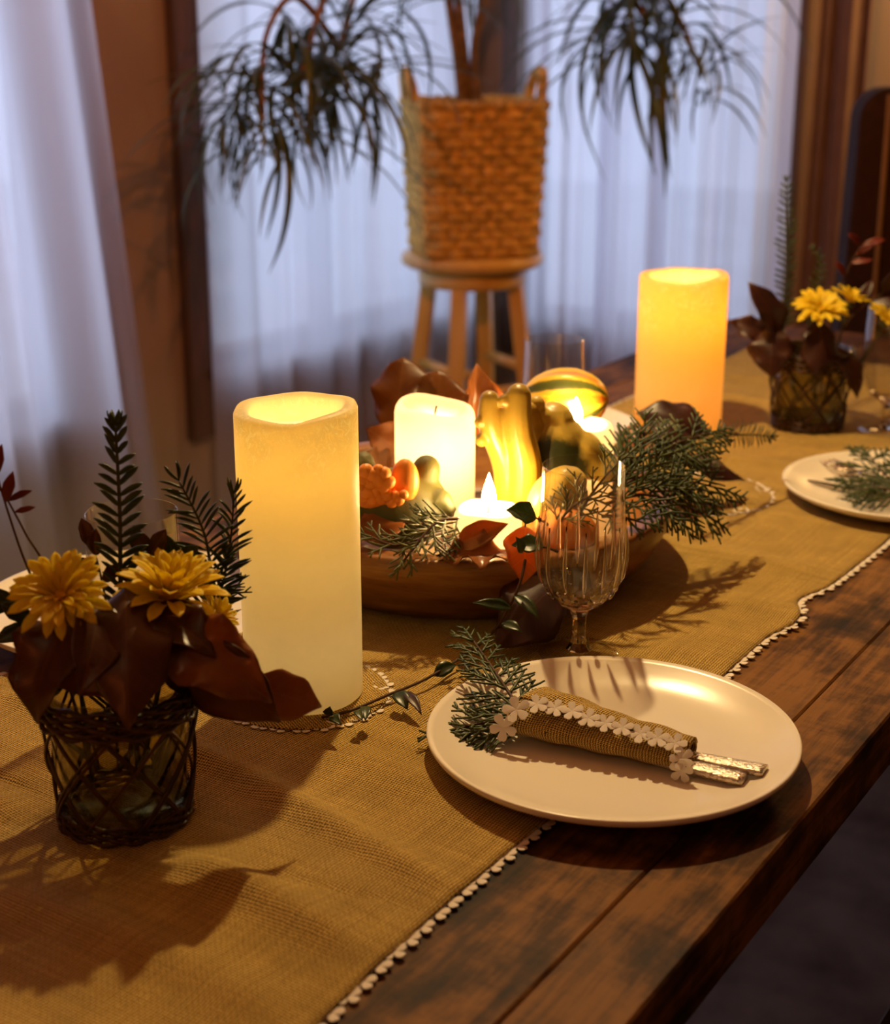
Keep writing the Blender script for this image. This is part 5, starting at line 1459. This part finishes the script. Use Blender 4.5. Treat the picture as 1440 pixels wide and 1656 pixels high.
# overlapping flap along the top
vs, fs = [], []
NF = 12
for i in range(NUc+1):
    t = i/NUc
    for k in range(NF+1):
        th = math.radians(20+(112-20)*k/NF)+0.12*math.sin(t*5)
        vs.append(pouch_pt(t, th, 0.0018+0.0010*(k/NF)))
for i in range(NUc):
    for k in range(NF):
        q = i*(NF+1)+k
        fs.append((q, q+NF+1, q+NF+2, q+1))
flap = bpy.data.objects.new('flap', MB().add(vs, fs).mesh('flap', PM.inverted()))
grid_uv(flap.data, NF+1, Lp/NUc, 0.030/NF); flap.data.materials.append(M_BURLAP2); col.objects.link(flap); flap.parent = pouch
flap.location = wrap.location; flap.rotation_mode = 'QUATERNION'; flap.rotation_quaternion = wrap.rotation_quaternion
sol = flap.modifiers.new('thickness', 'SOLIDIFY'); sol.thickness = 0.0013; sol.offset = 1.0
ME_FELT = flower_mesh('felt_flower', 0.0092, 0.0008)
for (t, th, tiltx, s) in ((0.012, 178, -0.9, 1.15), (0.05, 142, -0.3, 1.15), (0.13, 122, 0.1, 0.95), (0.23, 118, 0.15, 0.9), (0.33, 117, 0.1, 0.95), (0.43, 119, 0.15, 0.95), (0.53, 119, 0.1, 0.9), (0.63, 120, 0.1, 0.9), (0.73, 120, 0.1, 0.95), (0.83, 121, 0.1, 0.95), (0.93, 122, 0.1, 0.95), (0.985, 150, -0.2, 0.95), (0.99, 190, -0.5, 0.95)):
    p = pouch_pt(t, math.radians(th), 0.0045)
    nrm = (sd_*math.cos(math.radians(th))+V((0, 0, 1))*math.sin(math.radians(th))*1.2+V((0, -0.2, 0.35))).normalized()
    M = frame(p, nrm.orthogonal(), nrm)
    # z axis along nrm
    xax = ax_-nrm*ax_.dot(nrm); M = frame(p, xax, nrm) @ Matrix.Rotation(rnd.uniform(0, 6), 4, 'Z') @ Matrix.Diagonal((s, s, s, 1))
    inst('felt_flower', ME_FELT, pouch, M)
# knife and fork handles leaving the narrow end
def handle(name, p0, p1, w0, w1, h, label, cat, grp, head):
    d = (p1-p0); L = d.length; M = frame(p0, d, (0, 0, 1))
    prof = []
    vs, fs = [], []
    NI, NK = 16, 12
    for i in range(NI+1):
        t = i/NI
        w = w0+(w1-w0)*t
        if t > 0.97: w *= 0.93
        for k in range(NK):
            th = 2*PI*k/NK
            c_, s_ = math.cos(th), math.sin(th)
            sx = math.copysign(abs(c_)**0.45, c_); sz = math.copysign(abs(s_)**0.45, s_)
            vs.append(M @ V((L*t, w/2*sx, h/2+h/2*sz)))
    for i in range(NI):
        for k in range(NK):
            l = (k+1) % NK
            fs.append((i*NK+k, (i+1)*NK+k, (i+1)*NK+l, i*NK+l))
    fs.append(tuple(range(NK))); fs.append(tuple(NI*NK+k for k in range(NK))[::-1])
    o = empty(name, p0); tag(o, label, cat, grp)
    MB().add(vs, fs).build('handle', M_STEEL, o)
    head(o, M)
    return o
def knife_head(o, M):
    vs = []; N = 12
    for i in range(N+1):
        t = i/N; x = -0.004-0.085*t
        w = 0.0085*math.sqrt(max(0.02, 1-t**4))
        for (y, z) in ((-w*0.5, 0.0016), (w*0.5, 0.0020), (w*0.5, 0.0008), (-w*0.5, 0.0008)): vs.append(M @ V((x, y, z+0.002)))
    fs = [(i*4+k, i*4+(k+1) % 4, i*4+4+(k+1) % 4, i*4+4+k) for i in range(N) for k in range(4)]+[(0, 3, 2, 1), (N*4, N*4+1, N*4+2, N*4+3)]
    MB().add(vs, fs).build('blade', M_STEEL2, o)
def fork_head(o, M, flip=1):
    mb = MB()
    mb.tube([M @ V((0, 0, 0.003)), M @ V((-0.025, 0, 0.003)), M @ V((-0.042, 0, 0.0025))], [0.0030, 0.0022, 0.0030], 8)
    for i in range(8):
        t = i/7
    vs, fs = [], []
    N = 6
    for i in range(N+1):
        t = i/N; x = -0.040-0.020*t; w = 0.004+0.0080*math.sin(PI/2*min(1, t*1.3)); z = 0.0025-0.002*math.sin(PI*t)
        for (y, zz) in ((-w, 0.001), (w, 0.001), (w, -0.0004), (-w, -0.0004)): vs.append(M @ V((x, y, z+zz+0.001)))
    fs = [(i*4+k, i*4+(k+1) % 4, i*4+4+(k+1) % 4, i*4+4+k) for i in range(N) for k in range(4)]+[(0, 3, 2, 1), (N*4, N*4+1, N*4+2, N*4+3)]
    mb.add(vs, fs)
    mb.build('neck', M_STEEL2, o)
    for k in range(4):
        y = -0.0100+0.0067*k
        MB().tube([M @ V((-0.058, y*1.0, 0.003)), M @ V((-0.080, y*0.98, 0.0022)), M @ V((-0.100, y*0.95, 0.0042))], [0.0015, 0.0014, 0.0008], 6).build('tine', M_STEEL2, o)
KP0, KP1 = pz(1085, 1240, 0.001), pz(1205, 1268, 0.0012)
handle('table_knife', KP0-(KP1-KP0)*0.25, KP1, 0.0120, 0.0150, 0.0062, 'hammered steel knife handle nearer the viewer, in the pouch', 'knife', 'cutlery in the pouch', knife_head)
FP0, FP1 = pz(1100, 1226, 0.002), pz(1238, 1252, 0.0045)
handle('table_fork', FP0-(FP1-FP0)*0.12, FP1, 0.0110, 0.0150, 0.0050, 'hammered steel fork handle behind the knife, in the pouch', 'fork', 'cutlery in the pouch', lambda o, M: None)
# cedar in the pouch
GN = 'cedar sprigs in the near pouch'
cedar('cedar_sprig', [pz(880, 1190, 0.010), pz(850, 1172, 0.012), pz(790, 1168, 0.010), pz(735, 1180, 0.007)], (0.0, -0.25, 1), 'dark flat cedar sprig spread on the near plate', 0.050, 0.0058, 0.00150, M_CEDAR, 43, GN, 0.15)
cedar('cedar_sprig', [pz(885, 1186, 0.014), pz(845, 1150, 0.020), pz(800, 1085, 0.026), pz(765, 1035, 0.030)], (0.1, -0.35, 1), 'cedar sprig pointing from the pouch toward the wooden bowl', 0.046, 0.0066, 0.00150, M_CEDAR, 47, GN, 0.15)
cedar('cedar_sprig', [pz(885, 1180, 0.013), pz(870, 1150, 0.017), pz(850, 1120, 0.018)], (0.0, -0.3, 1), 'short cedar sprig at the pouch opening', 0.030, 0.0080, 0.0010, M_CEDAR, 53, GN, 0.2)

# ------------------------------------------------------------------ far plate: knife, fork and greenery
Z2 = zp2+0.0042
def p2(u, v, h=0.0): return P(u, v, Z2-TZ+h)
def knife2():
    a_, b_ = p2(1306, 779, 0.002), p2(1470, 812, 0.004)
    M = frame(b_, b_-a_, (0, 0, 1)); L = (b_-a_).length
    o = empty('table_knife', b_); tag(o, 'steel knife with its blade on the right edge plate', 'knife', 'cutlery on the far plate')
    vs = []; N = 14
    for i in range(N+1):
        t = i/N; x = -L*t
        w = 0.010*math.sqrt(max(0.02, 1-max(0, t-0.45)**2*3.1))
        for (y, z) in ((-w*0.5, 0.0016), (w*0.5, 0.0022), (w*0.5, 0.0004), (-w*0.5, 0.0008)): vs.append(M @ V((x, y, z)))
    fs = [(i*4+k, i*4+(k+1) % 4, i*4+4+(k+1) % 4, i*4+4+k) for i in range(N) for k in range(4)]+[(0, 3, 2, 1), (N*4, N*4+1, N*4+2, N*4+3)]
    MB().add(vs, fs).build('blade', M_STEEL2, o, smooth=False)
    mb = MB(); mb.tube([b_+V((0, 0, 0.002)), b_+(b_-a_).normalized()*0.07+V((0, 0, 0.003))], [0.004, 0.006], 8); mb.build('handle', M_STEEL, o)
knife2()
a_, b_ = p2(1326, 744, 0.006), p2(1470, 800, 0.010)
d_ = (b_-a_).normalized()
handle('table_fork', a_+d_*0.100, a_+d_*0.19, 0.008, 0.013, 0.004, 'steel fork with its tines on the right edge plate', 'fork', 'cutlery on the far plate', fork_head)
cedar('cedar_sprig', [p2(1470, 800, 0.016), p2(1430, 790, 0.018), p2(1385, 780, 0.016)], (0, -0.3, 1), 'cedar sprig lying over the knife on the right edge plate', 0.060, 0.011, 0.0017, M_CEDAR, 61, 'cedar sprigs on the far plate', 0.05)
cedar('cedar_sprig', [p2(1475, 790, 0.020), p2(1435, 770, 0.026), p2(1405, 735, 0.032)], (0, -0.5, 1), 'cedar sprig standing higher on the right edge plate', 0.055, 0.011, 0.0017, M_CEDAR, 67, 'cedar sprigs on the far plate', 0.05)

# ------------------------------------------------------------------ bar stool with basket and palm
SY = 3.62
SX = Y(764, 400, SY).x
stool = empty('bar_stool', (SX, SY, 0), 0.35)
tag(stool, 'round topped varnished wooden bar stool by the window', 'stool')
SH = 0.735
MB().lathe([(0, SH-0.034), (0.155, SH-0.034), (0.168, SH-0.026), (0.170, SH-0.014), (0.165, SH-0.003), (0.155, SH), (0, SH)], 56).build('seat', M_STOOL, stool, local=True)
MB().lathe([(0.0, SH-0.078), (0.120, SH-0.078), (0.128, SH-0.072), (0.128, SH-0.0345), (0, SH-0.0345)], 40).build('seat_ring', M_STOOL, stool, local=True)
legs = []
for k in range(4):
    th = PI/4+k*PI/2+0.15
    d = V((math.cos(th), math.sin(th), 0))
    a_, b_ = d*0.104+V((0, 0, SH-0.05)), d*0.190
    legs.append((a_, b_))
    dirv = (b_-a_).normalized(); M = frame(a_, dirv, d)
    L = (b_-a_).length
    mb = MB(); w = 0.0175
    mb.box((0, -w, -w), (L-0.001, w, w), M)
    o = mb.build('leg', M_STOOL, stool, local=True, smooth=False)
    bv = o.modifiers.new('bevel', 'BEVEL'); bv.width = 0.004; bv.segments = 2
def lp(k, z):
    a_, b_ = legs[k % 4]
    t = (a_.z-z)/(a_.z-b_.z)
    return a_+(b_-a_)*t
for k in range(4):
    for z in ((0.46, 0.20) if k % 2 else (0.41, 0.24)):
        MB().tube([lp(k, z), lp(k+1, z)], 0.0125, 10).build('stretcher', M_STOOL, stool, local=True)
# basket
BZ0 = SH+0.001
bk = empty('woven_basket', (SX, SY, BZ0), math.radians(10))
tag(bk, 'square woven seagrass basket standing on the bar stool', 'basket')
BH = 0.350
def bhalf(z): return 0.126+0.018*(z/BH)
def sq_pt(s, half, rc=0.045):
    "point on a rounded square, s in 0..1"
    per = 4
    q = (s*4) % 4; i = int(q); f = q-i
    e = 9.0
    th = s*2*PI
    c_, s_ = math.cos(th), math.sin(th)
    r = half/((abs(c_)**e+abs(s_)**e)**(1/e))
    return V((r*c_, r*s_, 0))
NR = 17
for k in range(NR):
    z = 0.012+(BH-0.024)*k/(NR-1)
    pts, rr = [], []
    N = 144
    for i in range(N):
        s = i/N
        p = sq_pt(s, bhalf(z))
        ph = math.sin(s*36*PI+(k % 2)*PI)
        d = p.normalized()
        pts.append(p+d*0.0055*ph+V((0, 0, z)))
        rr.append(0.0125+0.0018*math.sin(s*72*PI))
    MB().tube(pts, rr, 8, closed=True, up=(0, 0, 1)).build('woven_row', M_BASKET, bk, local=True)
mb = MB()
vs = []; N = 48
for z, inn in ((0.0, 0.010), (BH-0.01, 0.012)):
    for i in range(N): vs.append(sq_pt(i/N, bhalf(z)-inn)+V((0, 0, z)))
mb.add(vs, [(i, (i+1) % N, N+(i+1) % N, N+i) for i in range(N)]+[tuple(range(N))[::-1]])
mb.build('liner', M_BASKET, bk, local=True)
for sg in (-1, 1):
    hw = bhalf(BH)
    pts = [V((sg*hw, -0.062, BH-0.03)), V((sg*(hw+0.006), -0.058, BH+0.022)), V((sg*(hw+0.012), -0.034, BH+0.052)), V((sg*(hw+0.013), 0.0, BH+0.060)), V((sg*(hw+0.012), 0.034, BH+0.052)), V((sg*(hw+0.006), 0.058, BH+0.022)), V((sg*hw, 0.062, BH-0.03))]
    MB().tube(spline(pts, 5), 0.0125, 8).build('basket_handle', M_BASKET, bk, local=True)
mb = MB()
N = 48
vs = [V((0, 0, BH-0.055))]+[sq_pt(i/N, bhalf(BH-0.06)-0.014)+V((0, 0, BH-0.06)) for i in range(N)]+[sq_pt(i/N, bhalf(BH-0.10)-0.014)+V((0, 0, BH-0.12)) for i in range(N)]
mb.add(vs, [(0, 1+i, 1+(i+1) % N) for i in range(N)]+[(1+i, 1+N+i, 1+N+(i+1) % N, 1+(i+1) % N) for i in range(N)]+[tuple(1+N+i for i in range(N))[::-1]])
tag(mb.build('potting_soil', M_SOIL, None, loc=(SX, SY, BZ0), local=True, rotz=math.radians(10)), 'dark potting soil inside the woven basket', 'soil', kind='stuff')
# palm
SOILZ = BZ0+BH-0.056
palm = empty('potted_palm', (SX, SY, SOILZ))
tag(palm, 'drooping narrow leaved palm growing from the basket', 'plant')
def ribbon_leaf(L, W, droop, seed):
    "arching strap leaf: leaves along +x, falls toward -z"
    mb = MB(); N = 14; vs, fs = [], []
    rnd = random.Random(seed)
    ang = math.radians(rnd.uniform(30, 48)); x = z = 0.0
    cur = []
    a0 = ang
    for i in range(N+1):
        t = i/N
        w = W/2*min(1, t*6+0.35)*(1-max(0, (t-0.45)/0.55)**1.8)+0.0004
        for s in (-1, 0, 1): vs.append(V((x, s*w, z+abs(s)*w*0.35)))
        a_ = a0-droop*t**0.8
        a_ = max(a_, math.radians(-84))
        x += math.cos(a_)*L/N; z += math.sin(a_)*L/N
    for i in range(N):
        for s in range(2):
            q = i*3+s
            fs.append((q, q+3, q+4, q+1))
    n = len(vs)
    vs += [p-V((0, 0, 0.0008)) for p in vs]
    fs += [tuple(n+i for i in f[::-1]) for f in fs]
    for i in range(N):
        fs.append((i*3, n+i*3, n+i*3+3, i*3+3)); fs.append((i*3+2, i*3+5, n+i*3+5, n+i*3+2))
    me = mb.add(vs, fs).mesh('palm_leaf'); me.materials.append(M_PALM)
    return me
RL = [ribbon_leaf(0.40, 0.0150, math.radians(d), i) for i, d in enumerate((118, 128, 138, 150, 95, 72))]
def rosette(c, n, lean, scale, seed, spread=2*PI, az0=0.0, spread_xy=1.0):
    rnd = random.Random(seed)
    for k in range(n):
        az = az0+spread*(k/n)+rnd.uniform(-0.25, 0.25)
        pitch = rnd.uniform(-0.75, 0.50)
        s = scale*rnd.uniform(0.7, 1.12)
        M = Matrix.Translation(V(c)+V((rnd.uniform(-0.10, 0.10)*spread_xy, rnd.uniform(-0.05, 0.05)*spread_xy, rnd.uniform(-0.07, 0.07)))) @ Matrix.Rotation(az, 4, 'Z') @ Matrix.Rotation(-pitch-lean*0.3, 4, 'Y') @ Matrix.Rotation(rnd.uniform(-0.3, 0.3), 4, 'X') @ Matrix.Diagonal((s, s*1.05, s, 1))
        inst('palm_leaf', RL[rnd.randrange(len(RL))], palm, M)
def branch(pts, r0, r1):
    sp_ = spline(pts, 7); n = len(sp_)
    MB().tube(sp_, [r0+(r1-r0)*i/(n-1) for i in range(n)], 8).build('trunk', M_TRUNK, palm)
S0 = V((SX, SY, SOILZ-0.02))
HL = Y(480, 150, 2.88); HL2 = Y(550, 80, 3.16); HC = Y(735, -60, SY); HR = Y(1050, 40, 3.42); HR2 = Y(1135, 120, 3.36); HL3 = Y(425, 195, 2.76)
branch([S0+V((-0.02, 0, 0)), Y(735, 60, SY), Y(700, -80, SY), Y(600, -70, SY), HL2], 0.011, 0.008)
branch([S0+V((0.0, 0.02, 0)), Y(748, 60, SY), HC], 0.012, 0.009)
branch([S0+V((0.02, 0, 0)), Y(770, 60, SY), Y(830, -90, SY), Y(960, -90, SY), HR], 0.011, 0.008)
branch([Y(640, -76, SY), Y(540, -30, 3.15), HL], 0.007, 0.006)
branch([HL2, Y(480, -5, 3.05), Y(430, 60, 2.90), HL3], 0.007, 0.005)
branch([Y(960, -90, SY), Y(1080, 0, 3.45), HR2], 0.007, 0.005)
rosette(HL, 74, 0, 0.78, 1); rosette(HL2, 60, 0, 0.76, 2); rosette(HL3, 46, 0, 0.52, 3, spread_xy=0.7)
rosette(HC, 26, 0, 0.62, 4)
rosette(HR, 60, 0, 0.95, 5); rosette(HR2, 24, 0.3, 0.55, 6, spread_xy=0.15)

# ------------------------------------------------------------------ dark high backed chair at the head of the table
yc_ = 2.78
e_t = Y(1400, 142, yc_); e_b = Y(1362, 430, yc_)
ch = empty('dining_chair', (e_t.x+0.27, yc_+0.10, 0), 0.0)
tag(ch, 'dark leather high backed chair with a pale stripe', 'chair')
WC = 0.46
def chair_back():
    mb = MB(); vs, fs = [], []
    z0, z1 = 0.46, e_t.z
    rc = 0.055
    out = []
    for (cx, cz, a0, a1) in ((WC-rc, z1-rc, 0, 90), (rc, z1-rc, 90, 180)):
        for i in range(9):
            th = math.radians(a0+(a1-a0)*i/8); out.append((cx+rc*math.cos(th), cz+rc*math.sin(th)))
    out += [(-0.012, z0), (WC+0.012, z0)]
    n = len(out)
    for y, ins in ((-0.008, 0.012), (0.0, 0.0), (0.065, 0.0), (0.073, 0.012)):
        for (x, z) in out:
            cx = WC/2; k = 1-ins/(WC/2)
            vs.append(V((e_t.x-0.003+cx+(x-cx)*k, yc_+y+0.03*max(0, (z-0.8)), z-ins*(1 if z > z0 else 0))))
    for r in range(3):
        for i in range(n):
            l = (i+1) % n
            fs.append((r*n+i, r*n+l, (r+1)*n+l, (r+1)*n+i))
    fs.append(tuple(range(n))[::-1]); fs.append(tuple(3*n+i for i in range(n)))
    return mb.add(vs, fs)
sharp(chair_back().build('backrest', M_CHAIR, ch), 40)
for dx in (0.045, WC-0.051):
    mb = MB()
    for (x0, x1) in ((dx, dx+0.008),):
        pts = [V((e_t.x+x0, yc_-0.010+0.03*max(0, (z-0.8)), z)) for z in (0.47, 0.7, 0.9, e_t.z-0.012)]
        mb.tube(pts, 0.0048, 6)
    mb.build('stripe', M_PIPING, ch)
mb = MB(); mb.box((e_t.x, yc_-0.36, 0.40), (e_t.x+WC, yc_+0.06, 0.47)); o = mb.build('seat', M_CHAIR, ch, smooth=False); bv = o.modifiers.new('bevel', 'BEVEL'); bv.width = 0.015; bv.segments = 3
for x in (0.02, WC-0.06):
    for y in (-0.35, 0.01):
        mb = MB(); mb.box((e_t.x+x, yc_+y, 0), (e_t.x+x+0.04, yc_+y+0.04, 0.40)); mb.build('leg', M_BENCH, ch, smooth=False)
